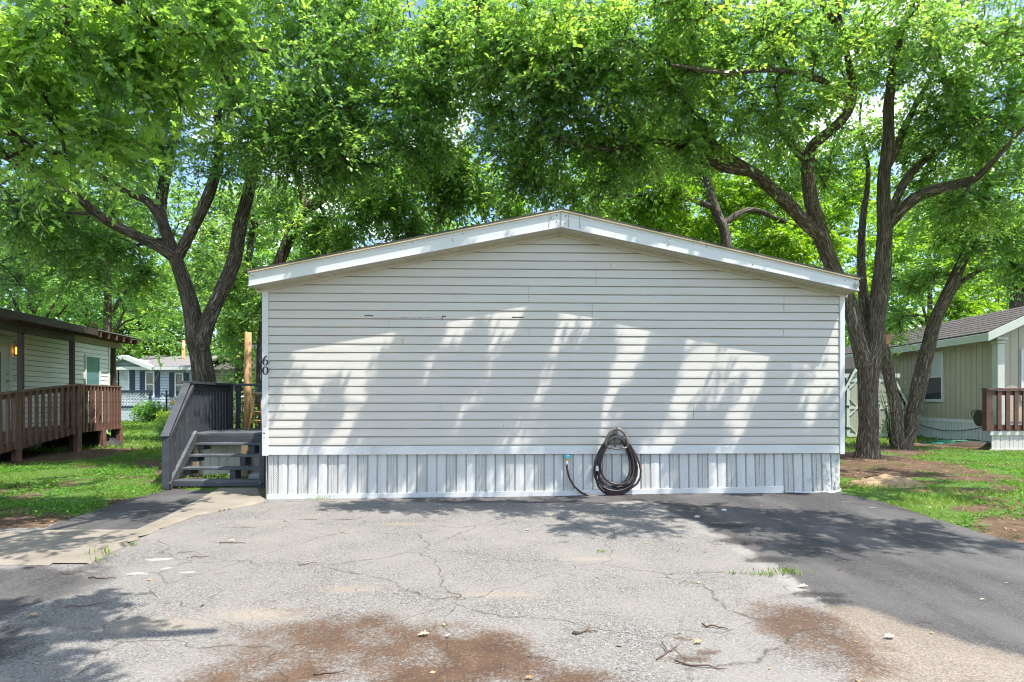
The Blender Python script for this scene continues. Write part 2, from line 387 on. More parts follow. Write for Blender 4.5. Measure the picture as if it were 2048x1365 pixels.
def siding(mb, fr, u0, u1, v0, v1, exp, top=None, groove=0.014, out=0.010, mi=0, gi=1, wave=0.0):
    """horizontal lap siding; top(u) gives the gable line, courses are trimmed to it"""
    n = int(math.ceil((v1-v0)/exp))
    def lim(v):
        if top is None: return u0, u1
        return top(v)
    for i in range(n):
        a = v0+i*exp; b = min(a+exp, v1); g = min(a+groove, b)
        l0, r0 = lim(a); l1, r1 = lim(g); l2, r2 = lim(b)
        if r0-l0 < 0.02: break
        if r2 < l2: l2 = r2 = (l2+r2)/2
        if wave:
            ns = max(2, int((r0-l0)/.22)); rj = random.Random(i*7+3)
            ph = rj.uniform(0, 9); dv = [0.0]*(ns+1); dw = [0.0]*(ns+1)
            for k in range(ns+1):
                s_ = l0+(r0-l0)*k/ns
                dv[k] = wave*(sin(s_*1.7+ph)*.5+sin(s_*4.3+ph*2)*.3+rj.uniform(-.3, .3)); dw[k] = wave*1.1*(sin(s_*2.9+ph*3)*.6+rj.uniform(-.5, .5))
            L_ = lambda x0, x1, k: x0+(x1-x0)*k/ns
            mm = g+(b-g)*0.25; lm, rm = lim(mm); l9, r9 = lim(b)
            for k in range(ns):
                q0 = [(L_(l0, r0, k), a, 0.0), (L_(l1, r1, k), g+dv[k], 0.0), (L_(l1, r1, k), g+dv[k], out+dw[k]), (L_(lm, rm, k), mm, out*.95+dw[k]), (L_(l9, r9, k) if r9 > l9 else (l0+r0)/2, b, out*.45), (L_(l9, r9, k) if r9 > l9 else (l0+r0)/2, b, 0.0)]
                q1 = [(L_(l0, r0, k+1), a, 0.0), (L_(l1, r1, k+1), g+dv[k+1], 0.0), (L_(l1, r1, k+1), g+dv[k+1], out+dw[k+1]), (L_(lm, rm, k+1), mm, out*.95+dw[k+1]), (L_(l9, r9, k+1) if r9 > l9 else (l0+r0)/2, b, out*.45), (L_(l9, r9, k+1) if r9 > l9 else (l0+r0)/2, b, 0.0)]
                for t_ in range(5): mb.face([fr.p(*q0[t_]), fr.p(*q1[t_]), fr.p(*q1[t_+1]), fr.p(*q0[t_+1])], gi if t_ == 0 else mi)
            continue
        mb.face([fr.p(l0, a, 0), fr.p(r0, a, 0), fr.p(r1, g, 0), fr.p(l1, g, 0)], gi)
        mb.face([fr.p(l1, g, 0), fr.p(r1, g, 0), fr.p(r1, g, out), fr.p(l1, g, out)], mi)
        mm = g+(b-g)*0.25
        lm, rm = lim(mm)
        mb.face([fr.p(l1, g, out), fr.p(r1, g, out), fr.p(rm, mm, out*0.95), fr.p(lm, mm, out*0.95)], mi)
        mb.face([fr.p(lm, mm, out*0.95), fr.p(rm, mm, out*0.95), fr.p(r2, b, out*0.45), fr.p(l2, b, out*0.45)], mi)
        mb.face([fr.p(l2, b, out*0.45), fr.p(r2, b, out*0.45), fr.p(r2, b, 0), fr.p(l2, b, 0)], mi)
# ================================================================== main home
HF = Frame((-3.008, 6.86, 0), (7.139, 0.22, 0))
WID = sqrt(7.139**2+0.22**2); OV = 0.25; LEN = 16.0
home = thing('mobile_home', (0.56, 6.97, 0), 'pale grey double-wide mobile home with blank gable end of lap siding, numbered 60', 'mobile home')
fbL = HF.hit(497, 573.5, OV); fbP = HF.hit(1123, 455, OV); fbR = HF.hit(1718, 583, OV)
ftL = HF.hit(497, 546, OV); ftP = HF.hit(1123, 423, OV); ftR = HF.hit(1718, 560, OV)
def top_l(u): return fbL[1]+(u-fbL[0])*(fbP[1]-fbL[1])/(fbP[0]-fbL[0])
def top_r(u): return fbR[1]+(u-fbR[0])*(fbP[1]-fbR[1])/(fbP[0]-fbR[0])
def gable(v):
    l, r = 0.06, WID-0.06
    if v > top_l(l): l = fbL[0]+(v-fbL[1])*(fbP[0]-fbL[0])/(fbP[1]-fbL[1])
    if v > top_r(r): r = fbR[0]+(v-fbR[1])*(fbP[0]-fbR[0])/(fbP[1]-fbR[1])
    return (l, r) if r > l else ((l+r)/2, (l+r)/2)
VB = 0.535; VC = VB+0.105
vs = MB()
siding(vs, HF, 0, WID, VC, fbP[1]+0.05, 0.1022, gable, wave=.0016)
# backing and other walls so the house is solid from any side
bk = MB()
bk.add([HF.p(0.02, VB+0.02, -0.012), HF.p(WID-0.02, VB+0.02, -0.012), HF.p(WID-0.02, top_r(WID-0.02), -0.012), HF.p(fbP[0], fbP[1], -0.012), HF.p(0.02, top_l(0.02), -0.012)], [(0, 1, 2, 3, 4)])
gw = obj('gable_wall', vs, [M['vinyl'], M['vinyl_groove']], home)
# starter strip under the first course
st = MB(); HF.box(st, 0.06, WID-0.062, VB, VB+0.088, -0.01, 0.012); HF.box(st, 0.06, WID-0.062, VB+0.088, VC, -0.01, 0.004)
obj('starter_strip', st, M['trim_white'], home, bevel=0.003)
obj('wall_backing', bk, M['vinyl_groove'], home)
for side in (0, 1):
    o_ = HF.p(0, 0, 0) if side == 0 else HF.p(WID, 0, 0)
    fr = Frame(o_, -HF.n, -HF.u if side == 0 else HF.u)
    sm = MB(); tv = top_l(0) if side == 0 else top_r(WID)
    siding(sm, fr, 0.03, LEN, VB, tv, 0.1022)
    fr.box(sm, 0.05, LEN, 0.0, VB, -0.03, -0.02)
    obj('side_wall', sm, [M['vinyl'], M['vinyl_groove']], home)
bw = MB(); fr = Frame(HF.p(0, 0, -LEN), HF.u, -HF.n)
bw.face([HF.p(0, 0, -LEN), HF.p(WID, 0, -LEN), HF.p(WID, top_r(WID), -LEN), HF.p(fbP[0], fbP[1], -LEN), HF.p(0, top_l(0), -LEN)])
obj('back_wall', bw, M['vinyl'], home)
for a, b in ((0.0, 0.074), (WID-0.064, WID)):
    t = MB(); tv = top_l(a) if a < 1 else top_r(b)
    HF.box(t, a, b, VB-0.012, tv-0.005, -0.06, 0.022)
    obj('corner_trim', t, M['trim_white'], home, bevel=0.006)
# vertical laps between siding lengths, scrape marks and stains
sj = MB()
for px, ya, yb in ((842, 560, 577), (1057, 577, 613), (1192, 545, 580), (1184, 612, 646), (1567, 600, 632), (1566, 652, 682), (1220, 530, 548), (1058, 660, 678), (778, 645, 660), (1386, 812, 842), (880, 815, 830), (652, 880, 893)):
    u, v1 = HF.hit(px, ya); _, v2 = HF.hit(px, yb)
    k1 = VC+round((v1-VC)/0.1022)*0.1022; k2 = VC+round((v2-VC)/0.1022)*0.1022
    k = k2
    while k < k1-0.05:
        sj = MB(); HF.box(sj, u, u+0.0035, k+0.016, k+0.099, 0.002, 0.0112); k += 0.1022
        obj('siding_joint', sj, M['joint'], home)
ck = MB()
for x0, x1, y0, y1 in ((729, 746, 631, 633), (884, 892, 632, 634), (883.5, 885, 633, 640), (1024, 1047, 634, 636)):
    u0, va = HF.hit(x0, y0, .01); u1, vb = HF.hit(x1, y1, .01)
    ck = MB(); HF.box(ck, u0, u1, vb, va, 0.004, 0.0125); obj('scrape_mark', ck, M['crack'], home)
ck = MB()
u0, va = HF.hit(745, 635, .01); u1, _ = HF.hit(868, 636, .01)
ck.tube([HF.p(u0+(u1-u0)*i/24, va+random.uniform(-.005, .003), .0105) for i in range(25)], [random.choice((.0008, .0018, .0024)) for i in range(25)], 5)
obj('scrape_mark', ck, M['crack'], home)
ys = MB()
for px, y0, y1, w_ in ((805, 677, 688, .010), (1018, 684, 692, .007), (1006, 850, 855, .008)):
    u, va = HF.hit(px, y0, .01); _, vb = HF.hit(px, y1, .01)
    ys = MB(); HF.box(ys, u, u+w_, vb, va, 0.003, 0.0118)
    obj('glue_stain', ys, M['yellow_stain'], home)
# soffit trims
so = MB()
for (A, B) in ((fbL, fbP), (fbP, fbR)):
    a0 = HF.p(A[0], A[1], OV-0.012); b0 = HF.p(B[0], B[1], OV-0.012); a1 = HF.p(A[0], A[1], -0.02); b1 = HF.p(B[0], B[1], -0.02)
    so.face([a0, a1, b1, b0])
    for w in (0.06, 0.125, 0.185):
        so.bar(HF.p(A[0], A[1]-0.001, w), HF.p(B[0], B[1]-0.001, w), 0.004, 0.006)
    so.bar(HF.p(A[0], A[1]-0.018, 0.016), HF.p(B[0], B[1]-0.018, 0.016), 0.022, 0.036)
obj('soffit', so, M['soffit'], home)
# eave boxes on both sides
for s_, A, T in ((0, fbL, ftL), (1, fbR, ftR)):
    e = MB(); u = A[0]; uw = 0.0 if s_ == 0 else WID
    v_ = A[1]
    e.face([HF.p(u, v_, OV), HF.p(uw, v_-0.005, OV-0.26), HF.p(uw, v_-0.005, -LEN), HF.p(u, v_, -LEN)])
    e.face([HF.p(u, v_, OV-0.03), HF.p(u, T[1], OV-0.03), HF.p(u, T[1], -LEN), HF.p(u, v_, -LEN)])
    obj('eave', e, M['soffit'], home)
for (A, B, TA, TB) in ((fbL, fbP, ftL, ftP), (fbP, fbR, ftP, ftR)):
    f = MB()
    f.prism([HF.p(A[0], A[1], OV), HF.p(B[0], B[1], OV), HF.p(TB[0], TB[1], OV), HF.p(TA[0], TA[1], OV)], HF.n*-0.03)
    # raised lip at the foot and a shallow roll line near the top
    f.bar(HF.p(A[0], A[1]+0.008, OV+0.003), HF.p(B[0], B[1]+0.008, OV+0.003), 0.014, 0.016)
    g_ = 0.35
    f.bar(HF.p(A[0], A[1]+(TA[1]-A[1])*.8, OV+0.001), HF.p(B[0], B[1]+(TB[1]-B[1])*.8, OV+0.001), 0.006, 0.006)
    obj('fascia_board', f, M['fascia_white'], home, bevel=0.003)
cap = MB(); cu = fbP[0]
for du in (-0.155, -0.01, 0.085, 0.22):
    tl = (ftP[1] - abs(du)*0.2); bl = fbP[1]-abs(du)*0.2
    cap = MB(); cap.bar(HF.p(cu+du, bl+0.004, OV+0.004), HF.p(cu+du+(0.02 if du < -.1 else -.005), tl-0.01, OV+0.004), 0.004, 0.004, (1, 0, 0))
    obj('fascia_joint', cap, M['joint'], home)
nl = MB()
def nail(px, py, w=OV, r=0.006):
    u, v = HF.hit(px, py, w)
    c = HF.p(u, v, w+0.004); nl = MB(); nl.tube([c-HF.n*0.006, c+HF.n*0.002], r, 6); obj('nail_head', nl, M['black_paint'], home)
for px, py in ((1113, 431), (1113, 444), (1130, 447), (1131, 433), (1103, 437), (905, 478), (926, 468), (906, 483), (824, 486), (500, 549), (506, 552), (499, 571), (1338, 490), (1413, 493), (1505, 530), (1690, 561), (1711, 560), (1712, 578), (1710, 580)): nail(px, py)
for i in range(7):
    t = (i+.5)/7
    for A, B in ((fbL, fbP), (fbP, fbR)):
        c = HF.p(A[0]+(B[0]-A[0])*t, A[1]+(B[1]-A[1])*t-0.003, 0.125); nl = MB(); nl.tube([c, c-Vector((0, 0, .004))], .005, 6); obj('nail_head', nl, M['black_paint'], home)
hk = MB()
u, v = HF.hit(1338, 480, OV)
hk.tube([HF.p(u-.014, v+.02, OV+.004), HF.p(u-.014, v-.012, OV+.01), HF.p(u, v-.02, OV+.016), HF.p(u+.014, v-.012, OV+.01), HF.p(u+.014, v+.02, OV+.004)], 0.004, 6)
obj('hook', hk, M['trim_white'], home)
hb = MB(); u, v = HF.hit(1712, 570, OV)
hb.tube([HF.p(u, v, OV), HF.p(u, v, OV+.03)], [.03, .024], 12); hb.tube([HF.p(u, v, OV+.03), HF.p(u-.01, v-.005, OV+.045)], [.014, .02], 10)
hb.tube([HF.p(u-.02, v-.03, OV+.01), HF.p(u+.01, v-.02, OV+.03)], .008, 8)
obj('cable_bracket', hb, M['steel'], home, smooth=False)
# roof
ro = MB()
for A, B, sgn in ((ftL, ftP, -1), (ftP, ftR, 1)):
    ext = 0.04
    a = HF.p(A[0]-(ext if sgn < 0 else 0), A[1]+0.012-(0.008 if sgn < 0 else 0), OV+0.03); b = HF.p(B[0]+(ext if sgn > 0 else 0), B[1]+0.012-(0.008 if sgn > 0 else 0), OV+0.03)
    ro.prism([a, b, b+Vector((0, 0, .018)), a+Vector((0, 0, .018))], HF.n*-(LEN+0.4))
rf = obj('roof', ro, M['shingle_dark'], home)
we = MB()
for A, B in ((ftL, ftP), (ftP, ftR)):
    we.bar(HF.p(A[0], A[1]+0.004, OV+0.012), HF.p(B[0], B[1]+0.004, OV+0.012), 0.03, 0.015)
obj('drip_edge', we, M['wood_edge'], home)
# skirting: ribbed vinyl panels, some perforated
PIT = 0.1196
def sk_top(u): return VB+0.01
def tr_top(u):
    px0, v0 = HF.hit(533, 990); px1, v1 = HF.hit(1568, 973)
    return v0+(v1-v0)*(u-px0)/(px1-px0)
sk = MB(); mil = []; uvw = []
def skq(pts, mi):
    k = len(sk.v); sk.face([HF.p(*p) for p in pts], mi)
    for p in pts:
        mil.append(float(max(0, (p[0]-6.55)/0.6)*(0.4+0.6*(0.55-p[1])/0.55)+ (0.15 if p[1] < 0.14 else 0.0))); uvw.append((p[0], p[1], 0.0))
u = 0.045; i = 0; z0 = 0.0; UE = WID-0.035
perf = {0, 3, 6, 9, 12, 15, 18, 21, 24, 27, 30, 34, 38, 41, 44, 47, 50, 53, 56}
while u < UE-0.01:
    ub = min(u+PIT, UE); z1 = VB+0.05
    w0 = -0.045; w1 = -0.024
    j = random.uniform(-.003, .003)
    e = 0.016
    pv = 1 if i in perf else 0
    # groove, flank, face, flank; the face leans out towards the foot
    for (ua, uc, wa, wc, mi) in ((u, u+0.010, w0, w0, 0), (u+0.010, u+e+.006, w0, w1, 0)):
        skq([(ua, z0, wa+.02), (uc, z0, wc+.02), (uc, z1, wc-.01), (ua, z1, wa-.01)], mi)
    if pv:
        m_ = (u+e+.006+ub)/2
        for (ua, uc) in ((u+e+.006, m_-.006), (m_+.006, ub)):
            skq([(ua, z0, w1+.02+j), (uc, z0, w1+.02+j), (uc, z1, w1-.01), (ua, z1, w1-.01)], 1)
        skq([(m_-.006, z0, w1+.026), (m_+.006, z0, w1+.026), (m_+.006, z1, w1-.004), (m_-.006, z1, w1-.004)], 0)
    else:
        c_ = (u+e+.006+ub)/2
        skq([(u+e+.006, z0, w1+.02+j), (c_, z0, w1+.026+j), (c_, z1-.03, w1-.004), (u+e+.006, z1, w1-.01)], 0)
        skq([(c_, z0, w1+.026+j), (ub, z0, w1+.02+j), (ub, z1, w1-.01), (c_, z1-.03, w1-.004)], 0)
    skq([(ub, z0, w1+.02+j), (ub, z0, w0+.02), (ub, z1, w0-.01), (ub, z1, w1-.01)], 0)
    u = ub; i += 1
sk.a['mildew'] = mil; sk.a['uvw'] = uvw
obj('skirting', sk, [M['vinyl_skirt'], M['vinyl_vent']], home)
tb = MB()
segs = [(533, 990, 1001.5), (660, 989, 1000), (838, 986, 998), (1110, 982.5, 994.5), (1326, 978, 992), (1568, 973, 988)]
for s_ in range(5):
    (xa, ta, ba), (xb, tb_, bb) = segs[s_], segs[s_+1]
    wv = 0.012+0.006*(s_ % 2)
    ua, va = HF.hit(xa, ta, wv); ub, vb = HF.hit(xb, tb_, wv); _, wa = HF.hit(xa, ba, wv); _, wb = HF.hit(xb, bb, wv)
    tb.hexa([HF.p(ua, wa-.03, wv-.025), HF.p(ub-.002, wb-.03, wv-.025), HF.p(ub-.002, wb-.03, wv), HF.p(ua, wa-.03, wv), HF.p(ua, va, wv-.025), HF.p(ub-.002, vb, wv-.025), HF.p(ub-.002, vb, wv), HF.p(ua, va, wv)])
ua, va = HF.hit(1570, 984, .0); ub, vb = HF.hit(1683, 982, .0)
tb.hexa([HF.p(ua, 0, -.02), HF.p(ub, 0, -.02), HF.p(ub, 0, .004), HF.p(ua, 0, .004), HF.p(ua, va, -.02), HF.p(ub, vb, -.02), HF.p(ub, vb, .004), HF.p(ua, va, .004)])
obj('skirting_rail', tb, M['trim_white'], home, bevel=0.003)
# house numbers on the corner trim
def ribbon(mb, fr, pts, wds, w0, w1):
    """flat lettering stroke: pts in (u,v), per-point stroke width"""
    n = len(pts); L = []; R = []
    for i in range(n):
        a = Vector(pts[max(i-1, 0)]); b = Vector(pts[min(i+1, n-1)]); d = (b-a).normalized(); nn = Vector((-d.y, d.x))
        c = Vector(pts[i]); L.append(c+nn*wds[i]/2); R.append(c-nn*wds[i]/2)
    for i in range(n-1):
        mb.hexa([fr.p(R[i].x, R[i].y, w0), fr.p(R[i+1].x, R[i+1].y, w0), fr.p(R[i+1].x, R[i+1].y, w1), fr.p(R[i].x, R[i].y, w1),
                 fr.p(L[i].x, L[i].y, w0), fr.p(L[i+1].x, L[i+1].y, w0), fr.p(L[i+1].x, L[i+1].y, w1), fr.p(L[i].x, L[i].y, w1)])
def digit(kind, cx, v0, v1, w):
    mb = MB(); h = v1-v0; pts = []; wd = []
    if kind == '0':
        for i in range(29):
            a = 2*pi*i/28; pts.append((cx+w*.40*cos(a), v0+h/2+h*.46*sin(a))); wd.append(0.006+0.014*abs(cos(a))**1.5)
    else:
        for i in range(25):
            a = 2*pi*i/24; pts.append((cx+w*.38*cos(a), v0+h*.30+h*.27*sin(a))); wd.append(0.006+0.013*abs(cos(a))**1.5)
    ribbon(mb, HF, pts, wd, 0.0215, 0.030)
    if kind == '6':
        p2 = []; w2 = []
        for i in range(15):
            t = i/14; a = radians(180-150*t*0.62)
            p2.append((cx+w*.05+w*.44*cos(a)*(1-.1*t), v0+h*.30+h*.70*(t**.85))); w2.append(0.018-.009*t)
        p2[-1] = (cx+w*.28, v1-h*.03)
        ribbon(mb, HF, p2, w2, 0.0215, 0.0302)
    return obj('house_number', mb, M['black_paint'], home)
cu, v1 = HF.hit(530.5, 712, .03); _, v2 = HF.hit(530.5, 731, .03); digit('6', cu, v2, v1, 0.072)
_, v1 = HF.hit(530.5, 733, .03); _, v2 = HF.hit(530.5, 750, .03); digit('0', cu, v2, v1, 0.072)
hs = MB()
for px, py, r in ((530, 853, .006), (528, 867, .010), (528, 876, .007), (566, 812, .006)):
    u, v = HF.hit(px, py, .023 if px < 537 else .01); w = .0222 if px < 537 else .008
    hs = MB(); hs.tube([HF.p(u, v, w-.01), HF.p(u, v, w+.0012)], r, 8)
    obj('screw_hole', hs, M['black_paint'], home)
# loose strap at the right foot of the wall
sp = MB()
ps = [HF.hit(px, py, .03) for px, py in ((1570, 984), (1620, 986), (1650, 987), (1672, 985), (1682, 978))]
sp.tube([HF.p(u, max(v, .03), .03) for u, v in ps], .007, 6)
obj('strap', sp, M['trim_white'], home, smooth=True)
# outdoor tap
tp = MB(); u, v = HF.hit(1133, 918, .04)
tp.tube([HF.p(u, v+.01, -.04), HF.p(u, v+.01, .05)], .012, 10); tp.tube([HF.p(u, v+.015, .04), HF.p(u, v-.03, .045)], [.013, .012], 10)
sgt = obj('spigot', tp, M['brass'], home, smooth=False)
th = MB(); c = HF.p(u, v+.012, .055)
th.tube([c+HF.u*.030*cos(a)+Vector((0, 0, .016+.016*sin(a))) for a in np.linspace(0, 2*pi, 13)], .007, 6)
th.bar(c+HF.u*-.028+Vector((0, 0, .016)), c+HF.u*.028+Vector((0, 0, .016)), .008, .008)
th.tube([c-HF.n*.02+Vector((0, 0, .016)), c+HF.n*.012+Vector((0, 0, .016))], .010, 8)
obj('tap_handle', th, M['teal'], sgt)
vb_ = MB(); vb_.tube([HF.p(u, v-.028, .045), HF.p(u, v-.065, .047)], [.018, .016], 10)
obj('hose_coupling', vb_, M['foam'], sgt)

# ------------------------------------------------------------------ hose hanger + hose
hu, hv = HF.hit(1231, 880, .05)
hh = thing('hose_hanger', HF.p(hu, hv, 0.012), 'taupe plastic hose hanger with arched open frame on the siding', 'hose hanger')
a_ = MB()
def arch(w, wid, h0, h1, n=17):
    return [HF.p(hu+wid*sin(t)*(1 if abs(t) < 2 else 1), hv+h0+(h1-h0)*(0.5+0.5*cos(t))**0.8, w) for t in np.linspace(-pi*0.97, pi*0.97, n)]
outer = [(-.128, -.075), (-.136, -.03), (-.120, .03), (-.085, .09), (-.045, .128), (0, .142), (.045, .128), (.085, .09), (.120, .03), (.136, -.03), (.128, -.075)]
a_.tube([HF.p(hu+x, hv+z, .135) for x, z in outer], [.016, .018, .019, .019, .018, .017, .018, .019, .019, .018, .016], 8)
a_.tube([HF.p(hu+x, hv+z, .135+y) for x, z, y in ((-.128, -.075, 0), (-.09, -.098, .01), (-.06, -.085, .012), (-.03, -.102, .014), (.03, -.102, .014), (.06, -.085, .012), (.09, -.098, .01), (.128, -.075, 0))], .012, 8)
obj('frame', a_, M['taupe_plastic'], hh, smooth=True)
a_ = MB()
for dw in (0.02, 0.06, 0.10):
    a_.tube([HF.p(hu+x, hv+z, dw) for x, z in ((-.112, -.035), (-.085, .005), (-.045, .034), (0, .044), (.045, .034), (.085, .005), (.112, -.035))], .021, 8)
obj('saddle', a_, M['taupe_plastic'], hh, smooth=True)
a_ = MB(); HF.box(a_, hu-.012, hu+.012, hv-.095, hv+.03, .012, .03); HF.box(a_, hu-.10, hu+.10, hv-.055, hv-.035, .012, .03)
HF.box(a_, hu-.035, hu+.035, hv+.06, hv+.12, .012, .02)
obj('bracket', a_, M['taupe_plastic'], hh, bevel=.004)
hose = MB(); pts = []
zt = hv+0.052
loops = [(.232, .020, .045), (.200, .035, .062), (.222, .050, .078), (.16, .22, .05), (.245, .012, .07), (.185, .13, .088), (.215, .060, .098), (.142, .29, .08), (.238, .018, .10), (.20, .17, .06)]
for k, (w, zb, yo) in enumerate(loops):
    w2, zb2, yo2 = loops[(k+1) % len(loops)]
    for j in range(22):
        t = j/22; a = 2*pi*t; f = t
        ww = w*(1-f)+w2*f; zz = zb*(1-f)+zb2*f; yy = yo*(1-f)+yo2*f
        y_ = (1-cos(a))/2
        x = 1.27*ww*sin(a)*(0.62+0.50*y_**0.9)*(1.0-0.12*sin(k*2.1))
        top = zt+0.014*((k*5) % 4)/3
        pts.append(HF.p(hu+x+0.010*sin(k*1.7), top-(top-zz)*y_**0.92, yy+.012*sin(3*a+k)*y_))
pts = pts[11:-8]   # begins at the foot of the first loop
lead = [(1133, 930, .047), (1134.5, 940, .05), (1139, 957, .052), (1149, 974, .052), (1163, 986, .052), (1180, 993, .055), (1198, 996, .06)]
lp = [HF.hit(x, y, w)+(w,) for x, y, w in lead]
hose.tube([HF.p(u, max(v, .028), w) for u, v, w in lp]+[HF.p(hu-.10, .026, .07)]+[HF.p(hu-.03, .024, .062)]+pts, .0125, 8, attrs=True)
oh = obj('garden_hose', hose, M['hose_black'], None, smooth=True)
tag(oh, 'coiled black garden hose with red stripes draped on the hanger and running to the tap', 'garden hose')
c2 = MB(); u, v = HF.hit(1194, 937, .1); c2.tube([HF.p(u, v+.03, .105), HF.p(u, v-.03, .105)], [.016, .018], 10)
obj('hose_fitting', c2, M['foam'], oh)

# ================================================================== grey steps with landing
q = lambda x, y, z: Vector((x-.031*(y-7.67), y, z))
stp = thing('porch_steps', (-4.1, 8.7, 0), 'dark grey painted wooden steps and landing with slatted railing', 'steps')
XR, XL, XP = -3.36, -4.57, -4.93
def hb_(x0, x1, y0, y1, z0, z1):
    m = MB(); m.hexa([q(x0, y0, z0), q(x1, y0, z0), q(x1, y1, z0), q(x0, y1, z0), q(x0, y0, z1), q(x1, y0, z1), q(x1, y1, z1), q(x0, y1, z1)]); return m
TR = [(7.67, .112), (7.94, .252), (8.21, .405), (8.48, .553)]
for k, (y, z) in enumerate(TR):
    x_ = XL-0.055*k*0.8
    obj('tread', hb_(x_, XR, y, y+.19, z-.034, z), M['deck_tread'], stp, bevel=.006)
    if k in (0,):
        obj('tread_support', hb_(-3.98, -3.90, y+.03, y+.2, 0, z-.034), M['deck_grey'], stp, bevel=.004)
    else:
        obj('tread_support', hb_(-3.96+.02*k, -3.88+.02*k, y+.02, y+.2, z-.16, z-.034), M['deck_grey'], stp, bevel=.004)
        obj('tread_bracket', hb_(x_+.02, x_+.13, y+.02, y+.22, z-.10, z-.034), M['deck_grey'], stp, bevel=.004)
for x_, xx in ((XL, XP+.10), (XR+.01, XR+.01)):
    m = MB(); p0 = q(x_-.01, 7.60, .0); p1 = q(xx-.01, 8.78, .66)
    m.bar(p0+Vector((0, 0, .02)), p1, .045, .15)
    obj('stringer', m, M['deck_tread'], stp, bevel=.005)
# first riser plank on the ground
obj('kick_board', hb_(XL, XR-.05, 7.665, 7.70, .03, .078), M['deck_grey'], stp, bevel=.004)
m = MB()
y = 8.74
while y < 10.15:
    hx = hb_(XP, XR+.12, y, y+.132, .655, .69); m.add(hx.v, hx.f); y += .14
obj('landing', m, M['deck_tread'], stp, bevel=.005)
obj('rim_joist', hb_(XP, XR+.12, 8.735, 8.775, .50, .652), M['deck_grey'], stp, bevel=.005)
obj('rim_joist', hb_(XP, XP+.04, 8.78, 10.15, .50, .652), M['deck_grey'], stp, bevel=.005)
# skirt boards under the landing
m = MB(); x = XP+.03
while x < XR+.1:
    hx = hb_(x, x+.118, 8.86, 8.885, .03+random.uniform(0, .02), .50); m.add(hx.v, hx.f); x += .125
hx = hb_(XP+.03, XR+.1, 8.85, 8.862, .42, .49); m.add(hx.v, hx.f)
obj('skirt_board', m, M['weathered_white'], stp)
for x in (-4.07, -4.86):
    obj('landing_post', hb_(x-.05, x+.05, 8.72-.001 if x > -4.5 else 8.79, 8.82, 0, .50), M['raw_wood'], stp)
# railing
obj('newel_post', hb_(-4.66, -4.57, 7.56, 7.65, 0, .69), M['deck_grey'], stp, bevel=.008)
obj('newel_post', hb_(XR-.02, XR+.05, 7.60, 7.68, 0, .66), M['deck_grey'], stp, bevel=.008)
obj('corner_post', hb_(XP-.06, XP+.03, 8.72, 8.81, 0, 1.44), M['deck_grey'], stp, bevel=.008)
obj('corner_post', hb_(XP-.06, XP+.03, 10.08, 10.17, 0, 1.45), M['deck_grey'], stp, bevel=.008)
obj('corner_post', hb_(-4.30, -4.20, 10.10, 10.17, 0, 1.44), M['deck_grey'], stp, bevel=.008)
m = MB(); m.bar(q(-4.615, 7.55, .70), q(XP-.02, 8.74, 1.47), .10, .04)
m.bar(q(-4.60, 7.60, .635), q(XP+.04, 8.78, 1.405), .035, .07)
obj('stair_rail', m, M['deck_grey'], stp, bevel=.005)
m = MB(); m.bar(q(XP-.02, 8.68, 1.465), q(XP-.02, 10.2, 1.465), .14, .04); obj('top_rail', m, M['deck_grey'], stp, bevel=.005)
m = MB(); m.bar(q(XP-.02, 10.15, 1.467), q(-4.22, 10.15, 1.467), .14, .04); obj('top_rail', m, M['deck_grey'], stp, bevel=.005)
m = MB(); m.bar(q(-4.24, 10.14, 1.46), q(-4.0, 10.14, 1.05), .05, .10); obj('stair_rail', m, M['deck_grey'], stp, bevel=.005)
m = MB(); m.bar(q(XP-.02, 8.81, 1.39), q(XP-.02, 10.08, 1.39), .04, .09); obj('under_rail', m, M['deck_grey'], stp)
for k in range(4):
    t = (k+.75)/4.6; y = 7.60+1.14*t; x = -4.61+(XP+.02+4.61)*t
    obj('baluster', hb_(x-.012, x+.022, y, y+.066, .10+.55*t, .64+.75*t), M['deck_grey'], stp, bevel=.003)
b0 = None
for k in range(12):
    y = 8.84+k*.105
    at = q(XP-.035, y, .52)
    if b0 is None:
        b0 = obj('baluster', hb_(XP-.05, XP-.02, y, y+.062, .50, 1.45), M['deck_grey'], stp, bevel=.003, at=at)
    else: dup_part(b0, at)
for x in (-4.80, -4.32, -4.40, -4.27):
    obj('baluster', hb_(x-.04, x+.04, 10.12, 10.145, .52, 1.45), M['deck_grey'], stp, bevel=.003)
# foam block under the steps, leaf litter heap
fb = MB(); c = q(-3.72, 8.42, 0)
fb.add(*(lambda h: (h.v, h.f))(hb_(-3.86, -3.58, 8.36, 8.52, 0.005, .11)))
o = tag(obj('foam_block', fb, M['foam'], None, bevel=.02), 'dirty white foam block lying beneath the grey steps', 'foam block')
# stool on the landing
sx, sy = -4.20, 9.55
sto = thing('bar_stool', (sx, sy, .69), 'orange-stained wooden bar stool standing on the grey landing', 'bar stool')
m = MB(); m.tube([(sx, sy, 1.285), (sx, sy, 1.29), (sx, sy, 1.318), (sx, sy, 1.323)], [.15, .165, .165, .15], 20); obj('seat', m, M['stool_seat'], sto)
legs = []
for a in (radians(205), radians(295), radians(25), radians(115)):
    t_ = Vector((sx+.10*cos(a), sy+.10*sin(a), 1.285)); b_ = Vector((sx+.20*cos(a), sy+.20*sin(a), .69)); legs.append((t_, b_))
    m = MB(); m.tube([t_, t_.lerp(b_, .5), b_], [.019, .021, .018], 8); obj('leg', m, M['stool_wood'], sto, smooth=True)
for k in range(4):
    for f in ((.55, .80) if k % 2 else (.48, .72)):
        m = MB(); m.tube([legs[k][0].lerp(legs[k][1], f), legs[(k+1) % 4][0].lerp(legs[(k+1) % 4][1], f)], .010, 6); obj('rung', m, M['stool_wood'], sto, smooth=True)
